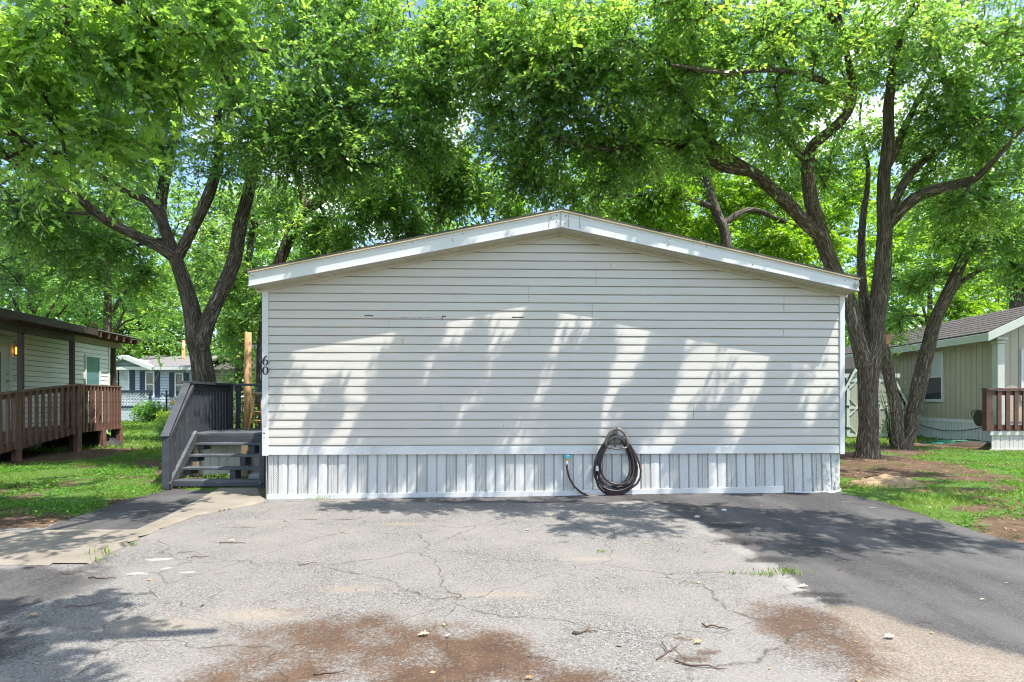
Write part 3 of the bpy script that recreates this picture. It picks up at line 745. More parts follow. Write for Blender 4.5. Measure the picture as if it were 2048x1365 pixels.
# cedar pole and thin shed behind the landing
m = MB(); cp = P(494.5, 800, 12.0); m.tube([(cp.x, cp.y, 0), (cp.x+.01, cp.y, 1.2), (cp.x+.02, cp.y, 2.62)], [.075, .072, .066], 12)
tag(obj('cedar_pole', m, M['cedar_pole'], None, smooth=True), 'bare orange-brown cedar pole rising behind the grey steps', 'pole')
us = thing('utility_shed', (-5.3, 14, 0), 'off-white panelled shed with low roof peeking out behind the home', 'shed')
m = MB(); m.box(-6.0, -3.9, 13.3, 15.2, 0, 2.42)
for k in range(12): m.box(-6.0+k*.18, -6.0+k*.18+.015, 13.288, 13.302, 0.02, 2.40)
obj('wall', m, M['weathered_white'], us)
m = MB(); m.prism([(-6.1, 13.15, 2.42), (-3.8, 13.15, 2.56), (-3.8, 13.15, 2.66), (-6.1, 13.15, 2.52)], (0, 2.2, 0)); obj('roof', m, M['roof_grey'], us)
m = MB(); m.prism([(-6.1, 13.12, 2.36), (-3.8, 13.12, 2.50), (-3.8, 13.12, 2.60), (-6.1, 13.12, 2.46)], (0, .025, 0)); obj('roof_trim', m, M['trim_white'], us)

# ================================================================== left neighbour
LF = Frame((-9.12-.172*10, 10, 0), (-.172, 1, 0))
KL = sqrt(1+.172**2)
lu = lambda Y: (Y-10)*KL
lh = thing('neighbour_home', LF.p(3, 0, -2), 'beige lap-sided mobile home with small teal-paned window beyond the brown ramp', 'mobile home')
m = MB(); siding(m, LF, 0, lu(17.0), .50, 2.95, .125, None, .016, .012)
obj('wall', m, [M['siding_beige'], M['vinyl_groove']], lh)
m = MB(); LF.box(m, 0, lu(17.0)-.02, .0, 2.95, -4.6, -.02); obj('wall_core', m, M['siding_beige'], lh)
m = MB(); LF.box(m, lu(17.0)-.07, lu(17.0)+.01, .48, 2.95, -.03, .025); obj('corner_trim', m, M['white_paint'], lh)
m = MB(); x = 0.0
while x < lu(17)-.1: LF.box(m, x, x+.10, .03, .50, -.02, .006); LF.box(m, x+.10, x+.15, .03, .50, -.02, -.008); x += .15
obj('skirting', m, M['skirt_white'], lh)
m = MB(); L2 = lu(17.3)
m.hexa([LF.p(-.3, 2.93, .35), LF.p(L2, 2.93, .35), LF.p(L2, 3.62, -2.3), LF.p(-.3, 3.62, -2.3), LF.p(-.3, 3.05, .35), LF.p(L2, 3.05, .35), LF.p(L2, 3.74, -2.3), LF.p(-.3, 3.74, -2.3)])
m.hexa([LF.p(-.3, 3.62, -2.3), LF.p(L2, 3.62, -2.3), LF.p(L2, 2.93, -4.9), LF.p(-.3, 2.93, -4.9), LF.p(-.3, 3.74, -2.3), LF.p(L2, 3.74, -2.3), LF.p(L2, 3.05, -4.9), LF.p(-.3, 3.05, -4.9)])
m.face([LF.p(L2-.25, 2.9, .02), LF.p(L2-.25, 2.9, -4.6), LF.p(L2-.25, 3.68, -2.3)])
obj('roof', m, M['roof_grey'], lh)
m = MB(); m.tube([LF.p(1.6, 3.3, -1.4), LF.p(1.6, 3.58, -1.4)], .05, 10); obj('vent_pipe', m, M['white_paint'], lh)
du0, du1 = lu(11.92), lu(12.76)
m = MB(); LF.box(m, du0, du1, .56, 2.50, .0, .035); d_ = obj('door', m, M['white_paint'], lh)
m = MB(); LF.box(m, du0-.07, du0, .56, 2.57, .0, .05); LF.box(m, du1, du1+.07, .56, 2.57, .0, .05); LF.box(m, du0, du1, 2.50, 2.57, .0, .05); obj('door_frame', m, M['white_paint'], d_)
m = MB(); LF.box(m, du0+.28, du1-.28, 1.35, 2.25, .035, .042); obj('pane', m, M['glass_dark'], d_)
m = MB(); m.tube([LF.p(du1-.07, 1.62, .035), LF.p(du1-.07, 1.62, .06), LF.p(du1-.07, 1.62, .085)], [.03, .02, .034], 10); obj('handle', m, M['brass'], d_)
m = MB(); m.tube([LF.p(du1-.07, 1.77, .035), LF.p(du1-.07, 1.77, .055)], .03, 10); obj('lock', m, M['brass'], d_)
lx = lu(13.02)
m = MB(); LF.box(m, lx-.07, lx+.07, 2.20, 2.24, .02, .14); LF.box(m, lx-.085, lx+.085, 2.40, 2.44, .01, .16); LF.box(m, lx-.07, lx+.07, 2.24, 2.40, .01, .03)
lo = obj('wall_lamp', m, M['brass'], lh)
m = MB(); LF.box(m, lx-.06, lx+.06, 2.24, 2.40, .035, .13); obj('lamp_shade', m, M['lamp_glow'], lo)
w0_, w1_ = lu(15.77), lu(16.42)
m = MB()
for a in ((w0_-.06, w0_, 1.56, 2.46), (w1_, w1_+.06, 1.56, 2.46), (w0_, w1_, 1.56, 1.62), (w0_, w1_, 2.40, 2.46)): LF.box(m, *a, 0, .04)
wo = obj('window', m, M['white_paint'], lh)
m = MB(); LF.box(m, w0_, w1_, 1.62, 2.40, .0, .018); obj('pane', m, M['glass_teal'], wo)
# porch cover
PE = Frame((-9.0-.0, 10.0, 0), (-.172, 1, 0)); PE.O = Vector((-10.0+.172*3, 10, 0))
pu = lambda Y: (Y-10)*KL
pc = thing('porch_cover', PE.p(3, 0, -.8), 'brown timber porch roof with open rafter ends on slim posts', 'porch roof')
m = MB(); PR = pu(15.55)
m.hexa([PE.p(-1, 2.82, .33), PE.p(PR, 2.84, .33), PE.p(PR, 2.95, -1.15), PE.p(-1, 2.95, -1.15), PE.p(-1, 2.84, .33), PE.p(PR, 2.86, .33), PE.p(PR, 2.97, -1.15), PE.p(-1, 2.97, -1.15)])
obj('roof_panel', m, M['roof_grey'], pc)
m = MB(); m.hexa([PE.p(-1, 2.70, .33), PE.p(pu(13.25), 2.70, .33), PE.p(pu(13.25), 2.70, .37), PE.p(-1, 2.70, .37), PE.p(-1, 2.84, .33), PE.p(pu(13.25), 2.85, .33), PE.p(pu(13.25), 2.85, .37), PE.p(-1, 2.84, .37)]); obj('fascia_board', m, M['dark_brown'], pc)
m = MB(); PE.box(m, -1, pu(12.9), 2.52, 2.66, -.05, .05); obj('beam', m, M['dark_brown'], pc)
m = MB(); PE.box(m, pu(12.92), pu(15.0), 2.54, 2.68, -.05, .05); obj('beam', m, M['raw_wood'], pc)
Y = 10.6
while Y < 15.6:
    m = MB(); m.bar(PE.p(pu(Y), 2.745, .32), PE.p(pu(Y), 2.87, -1.12), .042, .12); obj('rafter', m, M['ramp_brown'] if Y > 13.2 else M['dark_brown'], pc); Y += .36
for Yp in (11.35, 13.05, 14.85):
    m = MB(); PE.box(m, pu(Yp)-.04, pu(Yp)+.04, 0 if Yp > 12 else .5, 2.54, -.12, -.03); obj('post', m, M['dark_brown'], pc, bevel=.006)
# ramp
rp = thing('access_ramp', (-10.2, 12, 0), 'brown wooden wheelchair ramp and deck with slatted handrail before the beige home', 'ramp')
A0 = Vector((-9.10, 8.0, 0)); A1 = Vector((-9.90, 13.0, 0)); A2 = Vector((-10.25, 14.85, 0))
def rt(t): return A0.lerp(A1, t)
zr = lambda t: .06+.49*t
side = Vector((-1, -.16, 0)).normalized()*1.2
m = MB(); m.hexa([rt(0)+Vector((0, 0, zr(0)-.04)), rt(1)+Vector((0, 0, zr(1)-.04)), rt(1)+side+Vector((0, 0, zr(1)-.04)), rt(0)+side+Vector((0, 0, zr(0)-.04)),
                  rt(0)+Vector((0, 0, zr(0))), rt(1)+Vector((0, 0, zr(1))), rt(1)+side+Vector((0, 0, zr(1))), rt(0)+side+Vector((0, 0, zr(0)))]); obj('ramp_floor', m, M['ramp_brown'], rp)
m = MB()
d2 = (A2-A1); n2 = Vector((-1, -.19, 0)).normalized()
kk = 0
while kk < 13:
    a = A1+d2*(kk/13); b = A1+d2*((kk+.93)/13)
    m.hexa([a+Vector((0, 0, .51)), b+Vector((0, 0, .51)), b+n2*1.3+Vector((0, 0, .51)), a+n2*1.3+Vector((0, 0, .51)), a+Vector((0, 0, .55)), b+Vector((0, 0, .55)), b+n2*1.3+Vector((0, 0, .55)), a+n2*1.3+Vector((0, 0, .55))]); kk += 1
m.hexa([p + Vector((0,0,z)) for z in (.51,.55) for p in (A1+Vector((-.02,-.0,0))+n2*.0, A1+n2*1.28, A1+n2*1.28+Vector((.5,-1.4,0)), A1+n2*.02+Vector((.02,-.02,0))*0+side*.98)]) if False else None
obj('deck_floor', m, M['ramp_brown'], rp)
def rail(pa, pb, za, zb, h, nb, nm='baluster', b0=None, first=0.0):
    up = Vector((0, 0, 1))
    mt = MB(); mt.bar(pa+up*(za+h), pb+up*(zb+h), .14, .038); obj('handrail', mt, M['ramp_brown'], rp, bevel=.005)
    mt = MB(); mt.bar(pa+up*(za+h-.07), pb+up*(zb+h-.07), .038, .09); obj('rail_board', mt, M['ramp_brown'], rp)
    mt = MB(); mt.bar(pa+up*(za-.03), pb+up*(zb-.03), .04, .15); obj('side_board', mt, M['ramp_brown'], rp)
    d = (pb-pa).normalized(); nn = Vector((d.y, -d.x, 0))
    for k in range(nb):
        t = (k+.5)/nb; c = pa.lerp(pb, t)+nn*.045; z = za+(zb-za)*t
        at = c+up*(z+.4)
        if b0 is None:
            mt = MB(); mt.bar(c+up*(z-.10), c+up*(z+h-.015), .038, .06, d); b0 = obj(nm, mt, M['ramp_brown'], rp, at=at); b0.rotation_euler = (0, 0, 0)
        else: dup_part(b0, at)
    return b0
b0 = rail(rt(0), rt(1), zr(0), zr(1), 1.0, 25)
b0 = rail(A1, A2, .55, .55, .985, 12, b0=b0)
rail(rt(.0)+side, rt(.62)+side, zr(0), zr(.62), 1.0, 15, b0=b0)
rail(A2, A2+n2*1.3, .55, .55, .985, 9, b0=b0)
for p, zt_ in ((rt(.12), 1.10), (rt(.60), 1.34), (rt(.99), 1.53), (A1.lerp(A2, .55), .5), (A2, .5), (A2+n2*1.25, 1.5), (rt(.52)+side, .5), (rt(.97)+side, .5)):
    mt = MB(); mt.box(p.x-.06, p.x+.06, p.y-.06, p.y+.06, -.1, zt_); obj('post', mt, M['ramp_brown'], rp, bevel=.006)
# dark sheet leaning under the deck
m = MB(); c = Vector((-10.5, 14.3, 0))
m.hexa([(-11.3, 13.6, .0), (-9.9, 14.4, .0), (-9.9, 14.7, .0), (-11.3, 14.1, .0), (-11.3, 13.7, .50), (-10.55, 14.5, .47), (-10.6, 14.6, .47), (-11.3, 13.9, .50)])
tag(obj('tarp_heap', m, M['tarp_dark'], None, bevel=.05), 'heap of dark sheeting stuffed beneath the brown deck', 'tarp')

# ================================================================== blue-grey home
BY = 33.0
BF = Frame((-29.0, BY, 0), (1, 0, 0))
bx = lambda px: (px-CX)/F*BY+29.0
bz = lambda py: CH-(py-HY)/F*BY
bh = thing('blue_home', (-22, 34, 0), 'pale blue mobile home with navy shutters and grey shingle roof', 'mobile home')
m = MB(); siding(m, BF, 0, bx(377), .55, bz(738), .16, None, .03, .018); obj('wall', m, [M['siding_blue'], M['roof_grey']], bh)
m = MB(); BF.box(m, 0, bx(377)-.02, 0, bz(738), -8, -.02); obj('wall_core', m, M['siding_blue'], bh)
m = MB(); BF.box(m, 0, bx(377), 0, .55, -.02, .03); obj('skirting', m, M['brick_white'], bh)
m = MB(); e0, e1 = -.3, bx(377)+.35; ez = bz(738)
m.hexa([BF.p(e0, ez-.02, .4), BF.p(e1, ez-.02, .4), BF.p(e1-.4, ez+.95, -4), BF.p(e0, ez+.95, -4), BF.p(e0, ez+.12, .4), BF.p(e1, ez+.12, .4), BF.p(e1-.4, ez+1.07, -4), BF.p(e0, ez+1.07, -4)])
m.hexa([BF.p(e0, ez+.95, -4), BF.p(e1-.4, ez+.95, -4), BF.p(e1, ez-.02, -8.4), BF.p(e0, ez-.02, -8.4), BF.p(e0, ez+1.07, -4), BF.p(e1-.4, ez+1.07, -4), BF.p(e1, ez+.12, -8.4), BF.p(e0, ez+.12, -8.4)])
obj('roof', m, M['roof_grey'], bh)
m = MB(); BF.box(m, e0, e1, ez-.08, ez+.10, .40, .43); obj('fascia_board', m, M['white_paint'], bh)
g0, gp, g1 = bx(150), bx(258), bx(304)
m = MB(); m.prism([BF.p(g0+1.2, ez, .1), BF.p(g1, ez, .1), BF.p(gp, bz(717), .1)], BF.n*-2.6); obj('gable', m, M['siding_blue'], bh)
m = MB(); m.bar(BF.p(gp, bz(717)+.05, .3), BF.p(g1+.35, ez-.02, .3), .5, .22); m.bar(BF.p(gp, bz(717)+.05, .3), BF.p(g0+.8, ez-.02, .3), .5, .22); obj('gable_trim', m, M['white_paint'], bh)
for (xa, xb, ya, yb) in ((229, 237, 745, 782), (240, 257, 744, 784), (294, 307, 746, 792), (353, 365, 749, 792)):
    m = MB()
    A, B, z0_, z1_ = bx(xa), bx(xb), bz(yb), bz(ya)
    for a in ((A-.08, A, z0_-.08, z1_+.08), (B, B+.08, z0_-.08, z1_+.08), (A, B, z0_-.08, z0_), (A, B, z1_, z1_+.08), (A, B, (z0_+z1_)/2-.03, (z0_+z1_)/2+.03)): BF.box(m, *a, 0, .06)
    wo = obj('window', m, M['white_paint'], bh)
    m = MB(); BF.box(m, A, B, z0_, z1_, 0, .025); obj('pane', m, M['blind'] if xa == 240 else M['glass_dark'], wo)
    for s0, s1 in (((A-.40, A-.11) if xa != 229 else (A-.4, A-.12)), (B+.11, B+.38)):
        if xa == 229 and s0 > A: continue
        if xa == 240 and s0 < A: continue
        m = MB(); BF.box(m, s0, s1, z0_-.1, z1_+.1, 0, .05)
        k = z0_
        while k < z1_: BF.box(m, s0+.03, s1-.03, k, k+.04, .05, .062); k += .09
        obj('shutter', m, M['shutter_navy'], bh)
m = MB(); BF.box(m, bx(377)-.12, bx(377)+.02, .5, ez, -.03, .04); obj('corner_trim', m, M['white_paint'], bh)
bd = thing('lattice_deck', (-22.5, 31.2, 0), 'white lattice porch deck with dark top rail in front of the blue home', 'deck')
DF = Frame((-24.5, 31, 0), (1, 0, 0)); dx = lambda px: (px-CX)/F*31+24.5; dz = lambda py: CH-(py-HY)/F*31
dL, dR = dx(180), dx(301)
m = MB(); DF.box(m, dL, dR, dz(786), dz(781), -.05, .08); obj('top_rail', m, M['shutter_navy'], bd)
m = MB(); k = dL
z0_, z1_ = dz(813), dz(786); hgt = z1_-z0_
while k < dR-.02:
    for s_ in (1, -1):
        a = k if s_ > 0 else k+hgt; b = k+hgt if s_ > 0 else k
        if max(a, b) < dR and min(a, b) > dL-.01: m.bar(DF.p(a, z0_, .01*s_), DF.p(b, z1_, .01*s_), .012, .075, (0, 1, 0))
    k += .17
obj('lattice', m, M['white_paint'], bd)
m = MB(); DF.box(m, dL, dR, dz(816), dz(812.5), -.05, .06); obj('bottom_rail', m, M['shutter_navy'], bd)
m = MB()
DF.box(m, dL, dR, 0, dz(816), -1.9, 0)
for r_ in range(5):
    for c_ in range(16):
        w_ = (dR-dL)/16; o_ = (r_ % 2)*w_/2; z_ = dz(816)/5
        DF.box(m, max(dL, dL+c_*w_+o_), min(dR, dL+c_*w_+w_*.94+o_), r_*z_+.012, (r_+1)*z_-.01, 0, .02)
obj('skirting', m, M['brick_white'], bd)
m = MB()
for px in (181, 240, 300): DF.box(m, dx(px)-.05, dx(px)+.05, dz(816), dz(781), -.06, .045)
obj('post', m, M['shutter_navy'], bd)
# shepherd hook pole with feeder
m = MB(); hp = P(333, 800, 29.5); zt_ = CH-(781-HY)/F*29.5
m.tube([(hp.x, hp.y, 0), (hp.x, hp.y, zt_)], .045, 8); m.tube([(hp.x, hp.y, zt_-.35), (hp.x+.25, hp.y, zt_-.15), (hp.x+.3, hp.y, zt_-.35)], .025, 6); m.tube([(hp.x, hp.y, zt_-.35), (hp.x-.25, hp.y, zt_-.15), (hp.x-.3, hp.y, zt_-.35)], .025, 6)
fp = tag(obj('feeder_pole', m, M['black_paint'], None), 'thin black feeder pole standing before the blue home', 'pole')
m = MB(); m.tube([(hp.x+.3, hp.y, zt_-.75), (hp.x+.3, hp.y, zt_-.68), (hp.x+.3, hp.y, zt_-.4)], [.10, .14, .03], 8); obj('bird_feeder', m, M['stool_wood'], fp)
# far beige home and brown pole behind the big tree
fh = thing('beige_home', (-17.5, 36, 0), 'plain beige home half hidden behind the big left trunk', 'mobile home')
FF = Frame((-19.5, 36, 0), (1, 0, 0))
m = MB(); siding(m, FF, 0.6, 9, .4, 3.1, .18, None, .03, .018); obj('wall', m, [M['tan_panel'], M['roof_brown']], fh)
m = MB(); FF.box(m, .65, 9, 0, 3.1, -5, -.02); obj('wall_core', m, M['tan_panel'], fh)
m = MB(); m.prism([FF.p(.2, 3.1, .3), FF.p(.2, 3.1, -5.3), FF.p(.2, 4.0, -2.5)], FF.u*9.2); obj('roof', m, M['roof_brown'], fh)
m = MB(); m.tube([(-20.5, 33.5+2, 0), (-20.5, 35.5, 4.9)], [.13, .10], 10)
tag(obj('utility_pole', m, M['cedar_pole'], None, smooth=True), 'reddish wooden utility pole above the blue roof', 'utility pole')
m = MB(); a = P(320, 731, 31); b = P(150, 830, 20)
a = P(327, 725, 30.5); b = P(293, 795, 30.8)
m.tube([a, a.lerp(b, .5)-Vector((0, 0, .05)), b], .012, 5)
tag(obj('guy_wire', m, M['wire'], None), 'thin pale guy wire slanting down in front of the blue home', 'wire')
# ================================================================== right neighbour
a0 = 11.26
RX = lambda Y, a=a0: a+.0756*Y
RF = Frame((RX(14.6), 14.6, 0), (.0756, 1, 0), (-1, .0756, 0))
RE = Frame((RX(14.6), 14.6, 0), (1, -.0756, 0), (-.0756, -1, 0))
rh = thing('tan_home', (RX(17)+1.5, 17, 0), 'tan home of grooved vertical panels with white skirting and brown shingle roof', 'mobile home')
EV = 2.84; RL = 8.0; RD = 1.2
def t111(mb, fr, u0, u1, v0, v1, top=None, pitch=.2):
    u = u0
    while u < u1-.01:
        b = min(u+pitch-.012, u1); t0 = v1 if top is None else top(u); t1 = v1 if top is None else top(b)
        mb.hexa([fr.p(u, v0, -.02), fr.p(b, v0, -.02), fr.p(b, v0, 0), fr.p(u, v0, 0), fr.p(u, t0, -.02), fr.p(b, t1, -.02), fr.p(b, t1, 0), fr.p(u, t0, 0)]); u += pitch
m = MB(); t111(m, RF, 0, RL, .64, EV); obj('side_wall', m, M['tan_panel'], rh)
gt = lambda u: EV+min(u, 2*RD+1.2-u)*.48 if u < RD else max(EV, EV+RD*.48-(u-RD)*.24)
m = MB(); t111(m, RE, 0.0, 3.6, .64, EV, gt); obj('end_wall', m, M['tan_panel'], rh)
m = MB(); m.hexa([RF.p(.03, 0, -.022), RF.p(RL, 0, -.022), RF.p(RL, 0, -3.5), RF.p(.03, 0, -3.5), RF.p(.03, EV, -.022), RF.p(RL, EV, -.022), RF.p(RL, EV, -3.5), RF.p(.03, EV, -3.5)]); obj('wall_core', m, M['shed_panel'], rh)
m = MB(); x = 0
while x < RL: RF.box(m, x, x+.115, 0, .58, -.02, .004); RF.box(m, x+.115, x+.13, 0, .58, -.02, -.008); x += .13
RF.box(m, 0, RL, .56, .66, -.01, .016)
x = 0
while x < 3.5: RE.box(m, x, x+.115, 0, .58, -.02, .004); x += .13
obj('skirting', m, M['skirt_white'], rh)
m = MB(); OE = .42; OG = .42
sl = .48
def rp_(u, run, dz=0): return RF.p(u, EV+.02+run*sl+dz-OE*0.0, 0)-RF.n*(run-OE)
m.hexa([rp_(-OG, 0), rp_(RL+.3, 0), rp_(RL+.3, RD+OE), rp_(-OG, RD+OE), rp_(-OG, 0, .05), rp_(RL+.3, 0, .05), rp_(RL+.3, RD+OE, .05), rp_(-OG, RD+OE, .05)])
def rq_(u, run, dz=0): return RF.p(u, EV+.02+(RD+OE)*sl-(run)*.26+dz, 0)-RF.n*(run+RD)
m.hexa([rq_(-OG, 0), rq_(RL+.3, 0), rq_(RL+.3, 2.9), rq_(-OG, 2.9), rq_(-OG, 0, .05), rq_(RL+.3, 0, .05), rq_(RL+.3, 2.9, .05), rq_(-OG, 2.9, .05)])
# shingle courses: thin butt edges
for k in range(9):
    r_ = (RD+OE)*k/9
    m.hexa([rp_(-OG, r_, .051), rp_(RL+.3, r_, .051), rp_(RL+.3, r_+.16, .052), rp_(-OG, r_+.16, .052), rp_(-OG, r_, .059), rp_(RL+.3, r_, .059), rp_(RL+.3, r_+.16, .053), rp_(-OG, r_+.16, .053)])
obj('roof', m, M['roof_brown'], rh)
m = MB()
m.hexa([rp_(-OG-.02, -.03, -.17), rp_(RL+.3, -.03, -.17), rp_(RL+.3, 0, -.17), rp_(-OG-.02, 0, -.17), rp_(-OG-.02, -.03, .015), rp_(RL+.3, -.03, .015), rp_(RL+.3, 0, .015), rp_(-OG-.02, 0, .015)])
m.hexa([rp_(-OG-.03, -.03, -.18), rp_(-OG, -.03, -.18), rp_(-OG, RD+OE, -.18), rp_(-OG-.03, RD+OE, -.18), rp_(-OG-.03, -.03, .03), rp_(-OG, -.03, .03), rp_(-OG, RD+OE, .03), rp_(-OG-.03, RD+OE, .03)])
m.hexa([rq_(-OG-.03, 0, -.18), rq_(-OG, 0, -.18), rq_(-OG, 2.9, -.18), rq_(-OG-.03, 2.9, -.18), rq_(-OG-.03, 0, .03), rq_(-OG, 0, .03), rq_(-OG, 2.9, .03), rq_(-OG-.03, 2.9, .03)])
obj('fascia_board', m, M['trim_green_white'], rh)
m = MB(); m.face([rp_(-OG, 0, -.165), rp_(-OG, OE+.05, -.165-.2), rp_(RL, OE+.05, -.165-.2), rp_(RL, 0, -.165)]); obj('soffit', m, M['trim_green_white'], rh)
# window on the side wall
u0, u1 = (16.55-14.6), (17.42-14.6)
def win(fr, u0, u1, v0, v1, name='window', mid=True):
    m = MB()
    for a in ((u0-.08, u0, v0-.08, v1+.08), (u1, u1+.08, v0-.08, v1+.08), (u0, u1, v0-.08, v0), (u0, u1, v1, v1+.08)): fr.box(m, *a, 0, .035)
    if mid: fr.box(m, u0, u1, (v0+v1)/2-.02, (v0+v1)/2+.02, .004, .03)
    o = obj(name, m, M['white_paint'], rh)
    m = MB(); fr.box(m, u0, u1, v0, v1, 0, .012); obj('pane', m, M['blind'], o); m = MB()
    fr.box(m, u0+.02, u1-.02, v0, (v0+v1)/2-.02, .012, .016); obj('screen', m, M['glass_dark'], o)
win(RF, u0, u1, 1.22, 2.53)
win(RE, .72, 1.6, 1.25, 2.42)
# column at the corner
m = MB(); c = RE.p(.02, 0, .12)
m.box(c.x-.09, c.x+.09, c.y-.09, c.y+.09, .55, 2.62); obj('corner_column', m, M['trim_green_white'], rh, bevel=.012)
m = MB(); m.box(c.x-.12, c.x+.12, c.y-.12, c.y+.12, 2.62, 2.70); m.box(c.x-.15, c.x+.15, c.y-.14, c.y+.14, 2.70, 2.78); obj('column_cap', m, M['trim_green_white'], rh, bevel=.02)
# looped cable along the skirting
m = MB()
pa = RF.p(3.6, .62, .03); pb = RF.p(.25, .50, .05)
pts = []
for i in range(15):
    t = i/14; p = pa.lerp(pb, t); p.z -= .30*4*t*(1-t)*.8; pts.append(p)
m.tube(pts, .010, 6)
c = RF.p(.55, .82, .04)
for k, (ox, r_) in enumerate(((0, .11), (-.25, .09), (-.1, .10))):
    m.tube([c+RF.u*(ox*1.0+r_*1.6*cos(a))+Vector((0, 0, r_*sin(a))) for a in np.linspace(0, 2*pi, 15)], .010, 6)
tag(obj('power_cable', m, M['cable'], None, smooth=True), 'thin black cable sagging along the white skirting of the tan home', 'cable')
hr = thing('hose_reel', RF.p(.05, .55, .15), 'small round dark hose reel on the tan wall beside the red-brown deck', 'hose reel')
m = MB(); c = RF.p(.12, .72, .15)
m.tube([c+RF.n*-.12, c+RF.n*.10], .13, 16); obj('drum', m, M['cable'], hr)
for s_ in (-.12, .10):
    m = MB(); m.tube([c+RF.n*s_, c+RF.n*(s_+.02)], .21, 20); obj('flange', m, M['cable'], hr)
# green hose heap
m = MB(); c0 = P(1905, 800, 14.9); c0.z = 0; pts = []; r_ = np.random.default_rng(3)
for k in range(8):
    rx = r_.uniform(.3, .75); ry = r_.uniform(.2, .4); ox = r_.uniform(-.25, .35); oy = r_.uniform(-.2, .2); ph = r_.uniform(0, 6)
    for j in range(14):
        a = ph+2*pi*j/14
        pts.append((c0.x+ox+rx*cos(a), c0.y+oy+ry*sin(a), .02+.012*k+.03*abs(sin(a*1.5+k))))
pts += [(c0.x+1.0, c0.y+.05, .02), (c0.x+1.6, c0.y+.2, .02)]
m.tube(pts, .017, 6)
tag(obj('garden_hose', m, M['green_hose'], None, smooth=True), 'green garden hose heaped on bare soil before the tan home', 'garden hose')
m = MB(); v = []; c1 = P(1945, 800, 14.3); n_ = 14
for i in range(5):
    r0 = [.75, .62, .45, .25, .02][i]
    for j in range(n_):
        a = 2*pi*j/n_; rr = r0*(1+.25*sin(3*a+i)+.12*random.random()); v.append((c1.x+rr*cos(a), c1.y+.6*rr*sin(a), [-.03, .05, .10, .14, .16][i]+random.uniform(-.01, .01)))
m.v = v; m.f = [(i*n_+j, i*n_+(j+1) % n_, (i+1)*n_+(j+1) % n_, (i+1)*n_+j) for i in range(4) for j in range(n_)]; m.m = [0]*len(m.f)
tag(obj('mulch_heap', m, M['dark_soil'], None, smooth=True), 'low dark mulch heap beside the green hose', 'mulch heap')
# deck with brown rail
dk = thing('front_deck', (11.9, 12.8, 0), 'red-brown railed deck with weathered white skirting at the right edge', 'deck')
DX0 = 10.72; DYf = 12.8
m = MB(); m.prism([(DX0, DYf+.02, .50), (15, DYf+.02, .50), (15, 14.4, .50), (12.35, 14.4, .50)], (0, 0, .06)); obj('deck_floor', m, M['deck_red'], dk)
m = MB(); m.box(DX0-.08, 15, DYf-.06, DYf+.10, 1.41, 1.46); m.box(DX0-.02, 15, DYf, DYf+.04, 1.30, 1.405); obj('top_rail', m, M['deck_red'], dk, bevel=.006)
m = MB(); m.box(DX0-.02, 15, DYf-.005, DYf+.04, .50, .64); obj('bottom_rail', m, M['deck_red'], dk)
for x in (DX0, DX0+1.9, DX0+3.6):
    m = MB(); m.box(x-.06, x+.08, DYf-.02, DYf+.10, .50, 1.405); obj('post', m, M['deck_red'], dk, bevel=.006)
b0 = None; x = DX0+.22
while x < 14:
    at = (x, DYf-.02, .95)
    if b0 is None:
        m = MB(); m.box(x-.045, x+.045, DYf-.04, DYf-.004, .53, 1.40); b0 = obj('baluster', m, M['deck_red'], dk, bevel=.004, at=at)
    else: dup_part(b0, at)
    x += .19
m = MB(); x = DX0+.10
while x < 15: m.box(x, x+.093, DYf+.03, DYf+.05, .05, .48); x += .10
m.bar((DX0+.14, DYf+.06, .27), (12.45, 14.35, .27), .02, .42)
m.box(DX0+.04, 15, DYf+.0, DYf+.03, .40, .495); m.box(DX0+.04, 15, DYf+.0, DYf+.03, .06, .09)
obj('skirt_board', m, M['weathered_white'], dk)
m = MB(); m.box(DX0+.12, 15, DYf+.06, DYf+.5, .0, .06); obj('base', m, M['dark_soil'], dk)

# ================================================================== shed
SY = 17.0
sx0 = lambda px: (px-CX)/F*SY
sd = thing('barn_shed', (sx0(1735), SY+1, 0), 'olive and cream barn-roofed garden shed behind the tree trunks', 'shed')
c_ = sx0(1740); hw = sx0(1806)-c_
ga = [(-hw, 0), (hw, 0), (hw, 1.12), (hw*.52, 2.05), (0, 2.45), (-hw*.52, 2.05), (-hw, 1.12)]
m = MB(); m.prism([(c_+a, SY, b) for a, b in ga], (0, 2.4, 0)); obj('wall', m, M['shed_panel'], sd)
m = MB()
rl = [(-hw-.10, 1.02), (-hw*.54, 2.08), (0, 2.50), (hw*.54, 2.08), (hw+.10, 1.02)]
for i in range(4):
    a, b = rl[i], rl[i+1]
    m.prism([(c_+a[0], SY-.10, a[1]), (c_+b[0], SY-.10, b[1]), (c_+b[0], SY-.10, b[1]+.05), (c_+a[0], SY-.10, a[1]+.05)], (0, 2.6, 0))
obj('roof', m, M['shingle_dark'], sd)
m = MB()
for i in range(4):
    a, b = rl[i], rl[i+1]
    m.prism([(c_+a[0], SY-.125, a[1]-.10), (c_+b[0], SY-.125, b[1]-.10), (c_+b[0], SY-.125, b[1]+.02), (c_+a[0], SY-.125, a[1]+.02)], (0, .022, 0))
m.box(c_-hw, c_-hw+.10, SY-.025, SY, 0, 1.1); m.box(c_+hw-.10, c_+hw, SY-.025, SY, 0, 1.1)
m.box(c_-hw+.10, c_+hw-.10, SY-.024, SY, 1.86, 1.98)
obj('trim', m, M['trim_green_white'], sd)
